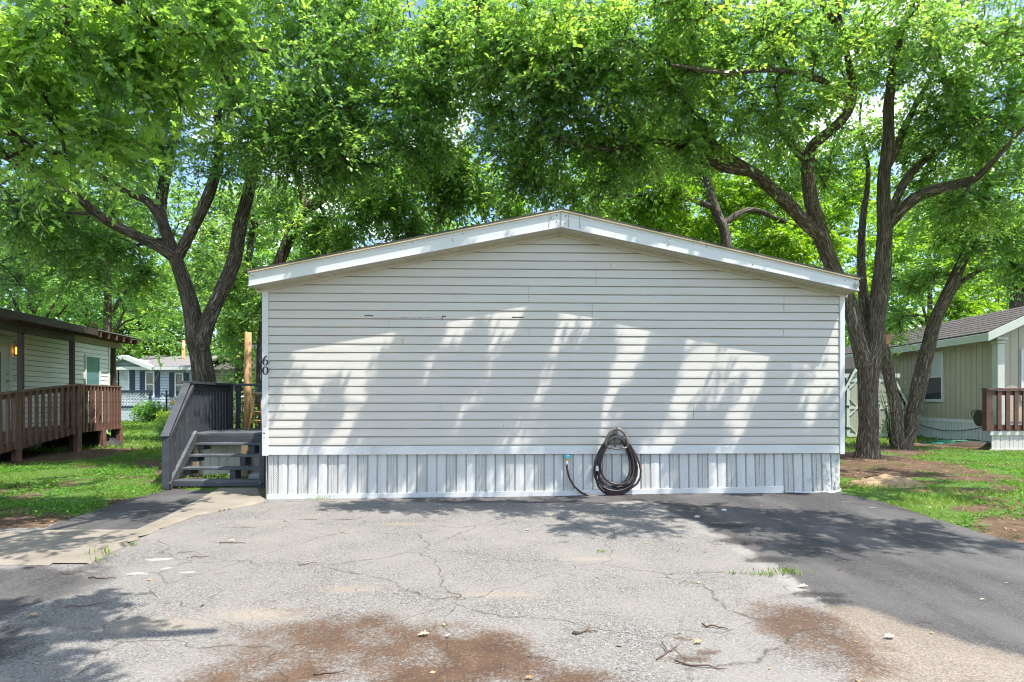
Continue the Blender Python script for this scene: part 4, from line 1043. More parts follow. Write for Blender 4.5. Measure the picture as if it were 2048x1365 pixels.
for s_ in (-1, 1):
    m = MB(); x0, x1 = (c_-.72, c_-.01) if s_ < 0 else (c_+.01, c_+.72)
    m.box(x0, x1, SY-.03, SY-.001, .10, 1.84)
    d_ = obj('door', m, M['shed_panel'], sd)
    m = MB()
    for a in ((x0, x0+.09, .10, 1.84), (x1-.09, x1, .10, 1.84), (x0+.09, x1-.09, .10, .20), (x0+.09, x1-.09, 1.74, 1.84), (x0+.09, x1-.09, .93, 1.02)): m.box(a[0], a[1], SY-.05, SY-.03, a[2], a[3])
    for z0_, z1_ in ((.20, .93), (1.02, 1.74)):
        for xa, xb_, za, zb in ((x0+.09, x0+.27, z0_+.20, z0_+.01), (x1-.09, x1-.27, z0_+.20, z0_+.01), (x0+.09, x0+.27, z1_-.20, z1_-.01), (x1-.09, x1-.27, z1_-.20, z1_-.01)):
            m.bar((xa, SY-.041, za), (xb_, SY-.041, zb), .018, .05, (0, 1, 0))
    obj('door_trim', m, M['trim_green_white'], d_)
    m = MB(); xx = x0 if s_ < 0 else x1
    for z_ in (.35, 1.0, 1.6): m.box(xx-.07, xx+.07, SY-.06, SY-.05, z_-.03, z_+.03)
    obj('hinge', m, M['black_paint'], d_)

# overhead wires at the right
m = MB(); a = P(1640, 640, 26); b = P(2060, 572, 22)
m.tube([a.lerp(b, t)-Vector((0, 0, .25*4*t*(1-t)*.5)) for t in np.linspace(0, 1, 9)], .010, 5)
tag(obj('overhead_wire', m, M['wire'], None), 'overhead wire crossing above the roof of the tan home', 'wire')

# ================================================================== ground
def grid_mesh(name, xs, ys, zf, mat, keep=None, attrs=None, kind='structure', label=None):
    X, Y = np.meshgrid(xs, ys); Z = zf(X, Y); ny, nx = X.shape
    V = np.stack([X, Y, Z], -1).reshape(-1, 3)
    i = np.arange(ny*nx).reshape(ny, nx)
    Q = np.stack([i[:-1, :-1], i[:-1, 1:], i[1:, 1:], i[1:, :-1]], -1).reshape(-1, 4)
    if keep is not None:
        kx = (X[:-1, :-1]+X[1:, 1:])/2; ky = (Y[:-1, :-1]+Y[1:, 1:])/2
        Q = Q[keep(kx, ky).ravel()]
        used = np.unique(Q); mp = np.full(len(V), -1); mp[used] = np.arange(len(used)); V = V[used]; Q = mp[Q]
    at = {k: f(V[:, 0].astype(float), V[:, 1].astype(float)) for k, f in (attrs or {}).items()}
    o = np_mesh(name, V, np.full(len(Q), 4), Q.ravel(), mat, None, at, smooth=True)
    o['kind'] = kind
    return o
def px_poly(l, z=0.0): return [G(x, y, z) for x, y in l]
lawnL = [(-40, 60), (-4.70, 60), (-4.70, 7.6), G(240, 1003), G(150, 1034), G(90, 1058), G(20, 1066), (-6.5, 5.14), (-40, 5.14)]
PAVE_R = [G(1683, 988, .05), G(1760, 1004, .04), G(1850, 1030, .03), G(1960, 1064, .02), G(2048, 1090)]
pave = [(-9, .2), (9, .2), (6.5, 2.0), (4.32, 3.9)]+PAVE_R[::-1]+[(4.15, 7.25), (-3.05, 7.0), (-3.4, 7.3), (-4.62, 7.75), G(240, 1003), G(150, 1034), G(90, 1058), (-9, 5.15)]
def edge_n(X, Y): return (fbm(X, Y, 3.0, 5)-.5)*.22
# masks on the pavement (real stains, patches and wear)
dark_p = px_poly([(620, 990), (850, 1006), (1100, 1012), (1290, 1010), (1380, 1040), (1480, 1090), (1530, 1120), (1590, 1165), (1660, 1215), (1760, 1265), (1850, 1290), (2048, 1330), (2300, 1330), (2300, 1060), (1700, 965), (620, 965)])
dark_l = px_poly([(330, 978), (440, 978), (325, 1040), (270, 1064), (80, 1064), (150, 1030), (240, 1000)])
road_l = px_poly([(-700, 1130), (180, 1130), (120, 1200), (60, 1290), (-40, 1365), (-700, 1365)])
mud_a = px_poly([(380, 1300), (480, 1255), (600, 1236), (700, 1230), (800, 1240), (960, 1238), (1040, 1262), (1110, 1300), (1200, 1330), (1310, 1400), (250, 1400), (300, 1340)])
mud_b = px_poly([(1440, 1192), (1540, 1190), (1640, 1205), (1720, 1240), (1800, 1285), (1870, 1330), (1920, 1400), (1700, 1400), (1600, 1320), (1500, 1235)])
dust = px_poly([(1680, 1225), (1800, 1265), (2048, 1320), (2100, 1420), (1800, 1420)])
def soft(poly, w0, w1, amp=.35, sc=2.2, seed=3):
    return lambda X, Y: 1-sstep(w0, w1, sdf(poly, X, Y)+(fbm(X, Y, sc, seed, 4)-.5)*amp*2)
pale_edge_l = lambda X, Y: np.exp(-((sdf(dark_p, X, Y)+(fbm(X, Y, 2.5, 3, 4)-.5)*.24-.05)/.13)**2)
blotch = [((1465, 1055), .35, .12), ((1480, 1085), .30, .16), ((1545, 1120), .25, .12), ((1630, 1190), .22, .08), ((1660, 1205), .2, .06)]
spots = [((490, 1056), .26, .05), ((665, 1070), .08, .025), ((690, 1066), .10, .025), ((1128, 1086), .10, .04), ((1317, 1288), .07, .04), ((1372, 1279), .09, .045), ((1378, 1318), .13, .06), ((1415, 1305), .13, .05), ((1180, 1262), .05, .02), ((620, 1040), .2, .05), ((690, 1040), .25, .05), ((1420, 1020), .5, .10), ((1330, 1040), .4, .08)]
def spotf(lst, w=(.45, 1.2)):
    def f(X, Y):
        r = np.zeros_like(X)
        wx = (fbm(X, Y, 9, 21)-.5)*.10; wy = (fbm(X, Y, 9, 22)-.5)*.06
        for (px, py), sx_, sy_ in lst:
            gx, gy = G(px, py); r = np.maximum(r, 1-sstep(*w, np.hypot((X+wx-gx)/sx_, (Y+wy-gy)/sy_)))
        return r
    return f
whites = [((320, 1118), .16, .05), ((278, 1148), .14, .045), ((330, 1137), .05, .035), ((376, 1145), .07, .03), ((1690, 1012), .12, .02), ((1740, 1022), .14, .025), ((1930, 1056), .14, .03), ((1630, 1012), .05, .015)]
sandy = [((700, 1178), .30, .09), ((1180, 1120), .25, .06), ((520, 1230), .35, .12), ((1000, 1190), .3, .06), ((800, 1050), .3, .05), ((300, 1250), .4, .12)]
def pz(X, Y):
    return gz(X, Y)+(fbm(X, Y, .9, 31)-.5)*.022+(fbm(X, Y, 6, 33)-.5)*.006
def pave_mat():
    m, nt, b = new_mat('aged_asphalt')
    co = coord(nt)
    sp_ = nt.nodes.new('ShaderNodeTexVoronoi'); sp_.inputs['Scale'].default_value = 150; nt.links.new(co, sp_.inputs['Vector'])
    sepc = nt.nodes.new('ShaderNodeSeparateColor'); nt.links.new(sp_.outputs['Color'], sepc.inputs[0])
    agg = sepc.outputs[0]
    big = noise(nt, co, 1.3, 5, .6); mid = noise(nt, co, 7, 5, .65); fine = noise(nt, co, 55, 4, .7)
    # aged surface: pale stones in grey binder
    aged = ramp(nt, agg, [(0.0, (.055, .053, .051)), (.15, (.15, .145, .14)), (.4, (.25, .241, .23)), (.85, (.34, .328, .31)), (1.0, (.47, .455, .43))])
    aged = mixrgb(nt, ramp(nt, fine, [(.47, 0.0), (.68, .7)]), aged, (.10, .097, .094))
    aged = mixrgb(nt, ramp(nt, big, [(.38, 0.0), (.64, .7)]), aged, (.33, .312, .29))
    aged = mixrgb(nt, ramp(nt, mid, [(.58, 0.0), (.75, .45)]), aged, (.33, .27, .21))
    aged = mixrgb(nt, math_n(nt, 'MULTIPLY', attr(nt, 'sandy'), math_n(nt, 'MULTIPLY', fine, .9)), aged, (.45, .36, .27))
    # newer seal coat
    dk_ = ramp(nt, agg, [(0.0, (.044, .043, .044)), (.6, (.078, .075, .077)), (.93, (.118, .114, .115)), (1.0, (.20, .195, .19))])
    dk_ = mixrgb(nt, ramp(nt, noise(nt, coord(nt, 'Object', (1, .35, 1)), 1.6, 5, .6), [(.40, 0.0), (.68, .8)]), dk_, (.185, .178, .175))
    def edge(a, w=.5, lo=.40, hi=.60):
        s = math_n(nt, 'ADD', attr(nt, a), math_n(nt, 'MULTIPLY', math_n(nt, 'SUBTRACT', math_n(nt, 'ADD', math_n(nt, 'MULTIPLY', fine, .5), math_n(nt, 'MULTIPLY', mid, .5)), .5), w*2))
        return ramp(nt, s, [(lo, 0.0), (hi, 1.0)])
    c = mixrgb(nt, edge('dark', .45, .35, .65), aged, dk_)
    c = mixrgb(nt, math_n(nt, 'MULTIPLY', edge('pale', 1.1, .4, .9), .75), c, (.44, .425, .40))
    c = mixrgb(nt, math_n(nt, 'MULTIPLY', edge('blot', 1.6, .4, .9), .85), c, (.035, .034, .034))
    c = mixrgb(nt, math_n(nt, 'MULTIPLY', edge('dust', .5, .35, .75), .8), c, mixrgb(nt, agg, (.22, .18, .145), (.40, .34, .28)))
    mudc = ramp(nt, mid, [(.3, (.085, .047, .028)), (.55, (.125, .072, .043)), (.75, (.19, .118, .074))])
    c = mixrgb(nt, math_n(nt, 'MULTIPLY', edge('mud', 1.0, .30, .80), ramp(nt, agg, [(.88, .97), (1.0, .65)])), c, mudc)
    c = mixrgb(nt, math_n(nt, 'MULTIPLY', edge('spot', 1.3, .45, .95), .85), c, (.105, .075, .052))
    c = mixrgb(nt, math_n(nt, 'MULTIPLY', edge('white', 1.2, .55, .9), .75), c, (.58, .56, .52))
    # cracks
    wv = nt.nodes.new('ShaderNodeTexNoise'); wv.inputs['Scale'].default_value = 2.2; wv.inputs['Detail'].default_value = 6; nt.links.new(co, wv.inputs['Vector'])
    off = nt.nodes.new('ShaderNodeVectorMath'); off.operation = 'MULTIPLY_ADD'; nt.links.new(wv.outputs['Color'], off.inputs[0]); off.inputs[1].default_value = (.5, .5, .0); nt.links.new(co, off.inputs[2])
    vc = nt.nodes.new('ShaderNodeTexVoronoi'); vc.feature = 'DISTANCE_TO_EDGE'; vc.inputs['Scale'].default_value = .85; nt.links.new(off.outputs[0], vc.inputs['Vector'])
    cr = ramp(nt, vc.outputs['Distance'], [(0.0, 1.0), (.006, 0.0)])
    vc2 = nt.nodes.new('ShaderNodeTexVoronoi'); vc2.feature = 'DISTANCE_TO_EDGE'; vc2.inputs['Scale'].default_value = 3.2; nt.links.new(off.outputs[0], vc2.inputs['Vector'])
    cr2 = ramp(nt, vc2.outputs['Distance'], [(0.0, .8), (.011, 0.0)])
    gate = ramp(nt, noise(nt, co, .7, 3), [(.44, 0.0), (.56, 1.0)])
    cr = math_n(nt, 'MULTIPLY', math_n(nt, 'MAXIMUM', math_n(nt, 'MULTIPLY', cr, ramp(nt, mid, [(.40, .2), (.55, 1.0)])), math_n(nt, 'MULTIPLY', cr2, math_n(nt, 'MULTIPLY', gate, ramp(nt, mid, [(.46, 0.0), (.58, 1.0)])))), math_n(nt, 'SUBTRACT', 1.0, attr(nt, 'dark'), True))
    c = mixrgb(nt, math_n(nt, 'MULTIPLY', cr, .8), c, (.07, .065, .05))
    c = mixrgb(nt, 1.0, c, (.71, .695, .68), 'MULTIPLY')
    nt.links.new(c, b.inputs['Base Color']); b.inputs['Roughness'].default_value = .88; b.inputs['Specular IOR Level'].default_value = .3
    h = math_n(nt, 'ADD', math_n(nt, 'MULTIPLY', agg, .6), math_n(nt, 'ADD', fine, math_n(nt, 'MULTIPLY', cr, -1.5)))
    bump(nt, b, h, .55, .006)
    return m
M['pave'] = pave_mat()
xs = np.concatenate([np.arange(-9, -5.2, .08), np.arange(-5.2, 5.0, .03), np.arange(5.0, 9, .1)])
ys = np.concatenate([np.arange(.2, 2.0, .1), np.arange(2.0, 7.9, .03)])
attrs = {'dark': lambda X, Y: np.maximum(np.maximum(soft(dark_p, -.14, .18, .24)(X, Y), soft(dark_l, -.02, .02, .03)(X, Y)), .75*soft(road_l, -.2, .3, .4)(X, Y)),
         'pale': lambda X, Y: pale_edge_l(X, Y)*sstep(.3, 1.2, X)*(.20+.75*fbm(X, Y, 4, 61)), 'blot': spotf(blotch, (.2, 1.5)), 'dust': soft(dust, -.05, .25, .2),
         'mud': lambda X, Y: np.maximum(soft(mud_a, -.40, .30, .38, 2.6, 41)(X, Y)*(.62+.5*sstep(.35, .6, fbm(X, Y, 2.2, 51))), soft(mud_b, -.26, .22, .26, 3, 43)(X, Y)*(.6+.4*fbm(X, Y, 3, 52))),
         'spot': spotf(spots, (0, 1.4)), 'white': spotf(whites), 'sandy': spotf(sandy, (0, 1.3))}
grid_mesh('driveway', xs, ys, pz, M['pave'], lambda X, Y: sdf(pave, X, Y)+edge_n(X, Y)*.5 < 0, attrs)
# concrete walk
def conc_mat():
    m, nt, b = new_mat('concrete')
    co = coord(nt)
    c = ramp(nt, noise(nt, co, 2.2, 6, .65), [(.3, (.165, .138, .107)), (.7, (.27, .237, .19))])
    c = mixrgb(nt, ramp(nt, noise(nt, co, 60, 3, .7), [(.55, 0.0), (.75, .5)]), c, (.16, .14, .12))
    c = mixrgb(nt, ramp(nt, noise(nt, co, 5, 5, .7), [(.6, 0.0), (.78, .6)]), c, (.20, .155, .11))
    nt.links.new(c, b.inputs['Base Color']); b.inputs['Roughness'].default_value = .9
    bump(nt, b, noise(nt, co, 90, 4, .7), .3, .004)
    return m
M['concrete'] = conc_mat()
conc = px_poly([(531, 1003), (520, 978), (438, 978), (325, 1038), (270, 1063), (130, 1064), (0, 1064), (-500, 1064), (-500, 1130), (0, 1130), (178, 1130), (219, 1107), (284, 1077), (340, 1052), (400, 1031), (489, 1014)])
ck_l = (G(322, 1039), G(368, 1032))
def cgap(X, Y):
    a = np.array(ck_l[0]); b = np.array(ck_l[1]); e = b-a
    t = np.clip(((X-a[0])*e[0]+(Y-a[1])*e[1])/(e@e), 0, 1); return np.hypot(X-a[0]-t*e[0], Y-a[1]-t*e[1]+(vn(X, Y, 14, 3)-.5)*.03)
cx_, cy_ = np.arange(-7.2, -2.9, .025), np.arange(4.0, 7.9, .025)
grid_mesh('concrete_path', cx_, cy_, lambda X, Y: pz(X, Y)+.022-.02*sstep(-.03, 0, sdf(conc, X, Y))-.02*(1-sstep(.004, .02, cgap(X, Y))), M['concrete'], lambda X, Y: (sdf(conc, X, Y)+(fbm(X, Y, 5, 9)-.5)*.05 < 0))
# lawn / soil ground, one sheet to the horizon
LAWN_OFF = lambda X, Y: .015+(fbm(X, Y, .45, 71)-.5)*.09*sstep(0, 1.2, np.maximum(sdf(pave, X, Y), 0))
def ground_z(X, Y):
    inside = sdf(pave, X, Y)
    return gz(X, Y)+np.where(inside < .0, -.05*sstep(0, .12, -inside)+.004, LAWN_OFF(X, Y)*sstep(0, .15, inside)+.004)
def grass_cover(X, Y):
    c = fbm(X, Y, .75, 81, 4)+(fbm(X, Y, 3.0, 85, 2)-.5)*.45
    c = c+.20*sstep(13, 18, Y)+.12*(X < 0)+.11*(X > 0)
    # bare earth round trunks, decks and along the edges
    for (x, y, r) in ((6.8, 10.9, 1.05), (8.9, 13, 1.1), (-5.6, 10.5, 1.0), (11.5, 14.0, 1.9), (-10, 12.5, 1.5), (5.2, 8.8, .8), (-9.4, 11.3, 1.0), (4.5, 5.0, .55)):
        c = c-.34*(1-sstep(r*.5, r*1.3, np.hypot(X-x, (Y-y))))
    c = c-.16*np.exp(-((X+4.9)**2)/.5)*(Y > 7.9)
    return np.clip((c-.40)/.22, 0, 1)
def lawn_mat():
    m, nt, b = new_mat('soil_and_thatch')
    co = coord(nt)
    soil = ramp(nt, noise(nt, co, 6, 6, .7), [(.3, (.05, .032, .022)), (.55, (.115, .076, .05)), (.8, (.27, .20, .13))])
    soil = mixrgb(nt, ramp(nt, noise(nt, co, 45, 3, .7), [(.52, 0.0), (.66, .8)]), soil, (.20, .12, .065))
    gr = ramp(nt, noise(nt, co, 18, 5, .7), [(.3, (.05, .085, .02)), (.6, (.09, .17, .03)), (.8, (.15, .21, .05))])
    f = ramp(nt, math_n(nt, 'ADD', attr(nt, 'cover'), math_n(nt, 'MULTIPLY', math_n(nt, 'SUBTRACT', noise(nt, co, 14, 4, .7), .5), 1.4)), [(.35, 0.0), (.75, 1.0)])
    nt.links.new(mixrgb(nt, f, soil, gr), b.inputs['Base Color']); b.inputs['Roughness'].default_value = .95; b.inputs['Specular IOR Level'].default_value = .15
    bump(nt, b, noise(nt, co, 30, 5, .75), .6, .03)
    return m
M['lawn'] = lawn_mat()
gx_ = np.concatenate([-np.geomspace(150, 18, 24), np.arange(-17, 17.01, .14), np.geomspace(18, 150, 24)])
gy_ = np.concatenate([np.linspace(-40, .8, 14), np.arange(1.2, 26, .14), np.geomspace(26.5, 260, 26)])
grid_mesh('ground', gx_, gy_, ground_z, M['lawn'], None, {'cover': grass_cover})
# ================================================================== vegetation
def unit(v): return v/np.maximum(1e-9, np.linalg.norm(v, axis=-1, keepdims=True))
OAK = np.array([(0, 0), (.10, .05), (.16, .20), (.10, .24), (.34, .30), (.36, .42), (.12, .46), (.40, .60), (.36, .74), (.14, .70), (.20, .88), (.08, .97), (0, 1.0)])
OAK2 = np.concatenate([OAK, (OAK*np.array([-1, 1]))[-2:0:-1]])
def leaf_cloud(pos, ld, nrm, L, W, shape='oval', fold=.25):
    """leaf faces: pos base, ld direction, nrm normal (n,3)"""
    ld = unit(ld); side = unit(np.cross(ld, nrm)); nn = np.cross(side, ld)
    L = L[:, None]; W = W[:, None]; n = len(pos)
    if shape == 'oval':
        m = pos+ld*L*.45-nn*W*fold*.3
        V = np.stack([pos, m+side*W*.5+nn*W*fold, pos+ld*L, m-side*W*.5+nn*W*fold], 1)
        return V.reshape(-1, 3), np.full(n, 4), np.arange(n*4)
    k = len(OAK2)
    x = OAK2[:, 0][None, :, None]; y = OAK2[:, 1][None, :, None]
    V = pos[:, None]+side[:, None]*x*W[:, None]+ld[:, None]*y*L[:, None]+nn[:, None]*(np.abs(x)*.35*W[:, None]-(y-.4)**2*.25*L[:, None])
    return V.reshape(-1, 3), np.full(n, k), np.arange(n*k)
def tubes_np(paths, sides=5):
    """list of (pts(m,3), radii(m)) -> V, counts, idx, bark coords"""
    VV = []; CC = []; AA = []; k = 0
    ang = np.linspace(0, 2*pi, sides, endpoint=False); ca, sa = np.cos(ang), np.sin(ang)
    for pts, rad in paths:
        pts = np.asarray(pts, float); m = len(pts)
        d = np.gradient(pts, axis=0); d = unit(d)
        ref = np.array((0.0, 0, 1)) if abs(d[0, 2]) < .9 else np.array((1.0, 0, 0))
        x = np.zeros_like(pts); cur = np.cross(d[0], ref)
        for i in range(m):
            cur = cur-d[i]*cur.dot(d[i]); cur = cur/max(1e-9, np.linalg.norm(cur)); x[i] = cur
        y = np.cross(d, x)
        L = np.concatenate([[0], np.cumsum(np.linalg.norm(np.diff(pts, axis=0), axis=1))])
        r = np.asarray(rad, float)[:, None, None]
        if sides >= 9:
            th = ang[None, :]; LL = L[:, None]
            ph = pts[0, 0]*3.1
            bumpy = 1+.07*np.sin(2*th+LL*1.3+ph)+.05*np.sin(3*th-LL*2.1+ph*2)+.06*(vn(np.cos(th)*2.2+ph+0*LL, LL*.9+np.sin(th)*2.2, 1.3, 5)-.5)+.05*(vn(th*5+0*LL, LL*1.5, 1.0, 9)-.5)
            r = r*bumpy[:, :, None]
        V = pts[:, None]+(x[:, None]*ca[None, :, None]+y[:, None]*sa[None, :, None])*r
        VV.append(V.reshape(-1, 3))
        rr = max(.03, float(np.max(rad)))
        AA.append(np.stack([np.broadcast_to(ca*rr*4, (m, sides)), np.broadcast_to(sa*rr*4, (m, sides)), np.broadcast_to((L*4)[:, None], (m, sides))], -1).reshape(-1, 3)+pts[0]*1.7)
        i = np.arange(m-1)[:, None]*sides; j = np.arange(sides)[None, :]
        q = np.stack([i+j, i+(j+1) % sides, i+sides+(j+1) % sides, i+sides+j], -1).reshape(-1, 4)+k
        CC.append(q); k += m*sides
    return np.concatenate(VV), np.concatenate(CC), np.concatenate(AA)
def catmull(pts, step=.12):
    p = np.array(pts, float); p = np.concatenate([[2*p[0]-p[1]], p, [2*p[-1]-p[-2]]]); out = []
    for i in range(1, len(p)-2):
        n = max(2, int(np.linalg.norm(p[i+1, :3]-p[i, :3])/step)); t = np.linspace(0, 1, n, endpoint=False)[:, None]
        out.append(.5*(2*p[i]+(p[i+1]-p[i-1])*t+(2*p[i-1]-5*p[i]+4*p[i+1]-p[i+2])*t*t+(3*p[i]-p[i-1]-3*p[i+1]+p[i+2])*t**3))
    out.append(p[-2:-1]); return np.concatenate(out)
def tri_twigs(Pt, Rd):
    """Pt (K,3,3) three-point twigs, Rd (K,3) -> three-sided tubes, all at once"""
    d = unit(Pt[:, 2]-Pt[:, 0]); x = unit(np.cross(d, np.array((.31, .2, .93)))); y = np.cross(d, x); K = len(Pt)
    a = np.array((0, 2*pi/3, 4*pi/3))
    ring = x[:, None]*np.cos(a)[None, :, None]+y[:, None]*np.sin(a)[None, :, None]
    V = (Pt[:, :, None]+ring[:, None]*Rd[:, :, None, None]).reshape(-1, 3)
    q = []
    for i in range(2):
        for j in range(3): q.append([i*3+j, i*3+(j+1) % 3, i*3+3+(j+1) % 3, i*3+3+j])
    Q = (np.array(q)[None]+np.arange(K)[:, None, None]*9).reshape(-1, 4)
    return V, Q, V*4.0
def blobs_to_attractors(blobs, r, dens=1.0, grow=1.0):
    A = []; SC = []
    for bb_ in blobs:
        x, y, z, rx, ry, rz, n = bb_[:7]; sc_ = bb_[7] if len(bb_) > 7 else 1.0
        n = max(3, int(n*dens)); v = unit(r.normal(size=(n, 3)))*(r.random((n, 1))**.42); A.append(np.array((x, y, z))+v*np.array((rx, ry, rz))*grow); SC.append(np.full(n, sc_))
    return np.concatenate(A), np.concatenate(SC)
def tree(name, label, limbs, blobs, seed, leafmat, barkmat='bark', cat='tree', group=None, twigs=7, twig_len=.55, per=11, L=.075, W=.042, droop=.35, shape='oval', trunk_sides=14, hang=0.0, tint=(.5, .22), sub=True, minz=-1e9, dens=1.0, grow=1.0):
    r = np.random.default_rng(seed)
    b = limbs[0][0]
    t = thing(name, (float(b[0]), float(b[1]), 0), label, cat, group)
    paths = []; nodes = []; rads = []
    slim = lambda r_: r_*(.88-.17*min(1, max(0, (r_-.10)/.14)))
    for li in limbs:
        c = catmull([tuple(q_[:3])+(slim(q_[3]),) for q_ in li], .10 if trunk_sides > 8 else .35)
        if li is limbs[0] and trunk_sides > 8:
            fl = np.clip(1-(c[:, 2]-c[0, 2])/.55, 0, 1)**2; c[:, 3] *= 1+.22*fl
        wob = np.stack([fbm(np.arange(len(c))*.09+seed, np.full(len(c), k*7.3), 1.0, 3, 3)-.5 for k in range(3)], -1)*.10*np.minimum(1, np.linspace(0, 3, len(c)))[:, None]
        c[:, :3] += wob*min(1, float(c[:, 3].max())*4)
        paths.append((c[:, :3], c[:, 3])); nodes.append(c[::3, :3]); rads.append(c[::3, 3])
    V, Q, A = tubes_np(paths, trunk_sides)
    np_mesh('trunk', V, np.full(len(Q), 4), Q.ravel(), M[barkmat], t, {'bark': A}, smooth=True)
    att, tsc = blobs_to_attractors(blobs, r, dens, grow)
    nodes = np.concatenate(nodes); rads = np.concatenate(rads)
    ok = nodes[:, 2] > min(2.0, .35*float(nodes[:, 2].max()))
    nodes, rads = nodes[ok], rads[ok]
    par = -np.ones(len(nodes), int)   # owning path
    d0 = np.array([np.min(np.linalg.norm(nodes-a, axis=1)) for a in att]); order = np.argsort(d0)
    P_ = []; PP = []
    dirs = np.zeros_like(att)
    cap = len(nodes)+len(att)*14
    NB = np.zeros((cap, 3)); NP = np.zeros(cap, int); NB[:len(nodes)] = nodes; NP[:len(nodes)] = par; nn_ = len(nodes)
    NR = np.full(cap, .03); NR[:len(nodes)] = rads
    for ai in order:
        a = att[ai]; d = np.linalg.norm(NB[:nn_]-a, axis=1)+ (NB[:nn_, 2]-a[2]).clip(0)*(.25-.2*hang)
        i = int(np.argmin(d)); s = NB[i]; ln = np.linalg.norm(a-s)
        m = int(np.clip(ln/.22, 3, 9))
        mid = s+(a-s)*.45+np.array((0, 0, .14*ln))+r.normal(size=3)*.10*ln
        tt = np.linspace(0, 1, m)[:, None]
        pts = (1-tt)**2*s+2*tt*(1-tt)*mid+tt**2*a
        if m > 3: pts[1:-1] += r.normal(size=(m-2, 3))*.025*min(1.5, ln)
        pid = len(P_); P_.append([pts, NP[i], 1.0, NR[i]])
        e = min(nn_+m-1, cap); NB[nn_:e] = pts[1:1+e-nn_]; NP[nn_:e] = pid; NR[nn_:e] = .02; nn_ = e
        dirs[ai] = unit(pts[-1]-pts[-2])
    for p in reversed(P_):
        if p[1] >= 0: P_[p[1]][2] += p[2]
    bp = []
    k0 = .0072 if L < .12 else .011
    for pts, pr, w, rl in P_:
        ra = min(k0*(1+w)**.52, max(rl*.8, .008)); rb = max(k0*.6, ra*.45 if w < 6 else ra*.6)
        bp.append((pts, np.linspace(ra, rb, len(pts))))
    # sprays of leafy twigs
    n = len(att); T = twigs
    td = unit(dirs[:, None]*.55+r.normal(size=(n, T, 3))*np.array((.75, .75, .5))+np.array((0, 0, .10-.9*hang)))
    tl = twig_len*r.uniform(.55, 1.25, (n, T, 1))*tsc[:, None, None]; tb = att[:, None]-dirs[:, None]*r.uniform(0, .3, (n, T, 1))*twig_len
    sd = unit(np.cross(td, np.array((0, 0, 1.0))+r.normal(size=(n, T, 3))*.35))
    s = (np.arange(per)+.5)/per
    s = np.clip(s[None, None, :]*.9+.1+r.normal(size=(n, T, per))*.04, .05, 1.05)[..., None]
    pos = tb[:, :, None]+td[:, :, None]*tl[:, :, None]*s+np.array((0, 0, -1.0))*droop*tl[:, :, None]*s**2
    sg = np.where(np.arange(per) % 2, 1, -1)[None, None, :, None]
    ld = td[:, :, None]*r.uniform(.3, .9, (n, T, per, 1))+sd[:, :, None]*sg*r.uniform(.5, 1.1, (n, T, per, 1))+r.normal(size=(n, T, per, 3))*.28-np.array((0, 0, .35))
    nr = np.array((0, 0, 1.0))+r.normal(size=(n, T, per, 3))*.55
    spn = r.normal(size=(n, 1, 1))*tint[1]*.75
    tn = np.clip(tint[0]+spn+r.normal(size=(n, T, 1))*tint[1]*.4+r.normal(size=(n, T, per))*tint[1]*.55, 0, 1)
    pos = pos.reshape(-1, 3); ld = ld.reshape(-1, 3); nr = nr.reshape(-1, 3); tn = tn.reshape(-1)
    keep = r.random(len(pos)) < .93; pos, ld, nr, tn = pos[keep], ld[keep], nr[keep], tn[keep]
    sz = r.uniform(.5, 1.3, len(pos))
    V, cnt, idx = leaf_cloud(pos, ld, nr, L*sz, W*sz*r.uniform(.75, 1.15, len(pos)), shape)
    np_mesh('crown', V, cnt, idx, M[leafmat], t, None, False, {'tint': tn})
    thick = [p for p in bp if p[1][0] > .013 and len(p[0]) > 3]; thin = [p for p in bp if not (p[1][0] > .013 and len(p[0]) > 3)]
    VV = []; QQ = []; AA = []; k = 0
    for lst, sd_ in ((thick, 7), (thin, 3)):
        if lst:
            V, Q, A = tubes_np(lst, sd_); VV.append(V); QQ.append(Q+k); AA.append(A); k += len(V)
    if sub:
        tb2 = tb.reshape(-1, 3); td2 = td.reshape(-1, 3); tl2 = tl.reshape(-1, 1); dz = np.array((0, 0, -droop))
        Pt = np.stack([tb2, tb2+td2*tl2*.5+dz*.25*tl2, tb2+td2*tl2*.95+dz*tl2], 1)
        if L > .12: Pt = Pt[::2]
        V, Q, A = tri_twigs(Pt, np.tile(np.array((.5, .38, .2))*k0, (len(Pt), 1))); VV.append(V); QQ.append(Q+k); AA.append(A); k += len(V)
    V = np.concatenate(VV); Q = np.concatenate(QQ)
    np_mesh('branches', V, np.full(len(Q), 4), Q.ravel(), M[barkmat], t, {'bark': np.concatenate(AA)}, smooth=True)
    return t
def lp(*l): return [tuple(P(px, py, Y))+(r,) for px, py, Y, r in l]
def bl(px, py, Y, rx, ry, rz, n):
    c = P(px, py, Y); return (c.x, c.y, c.z, rx, ry, rz, n)

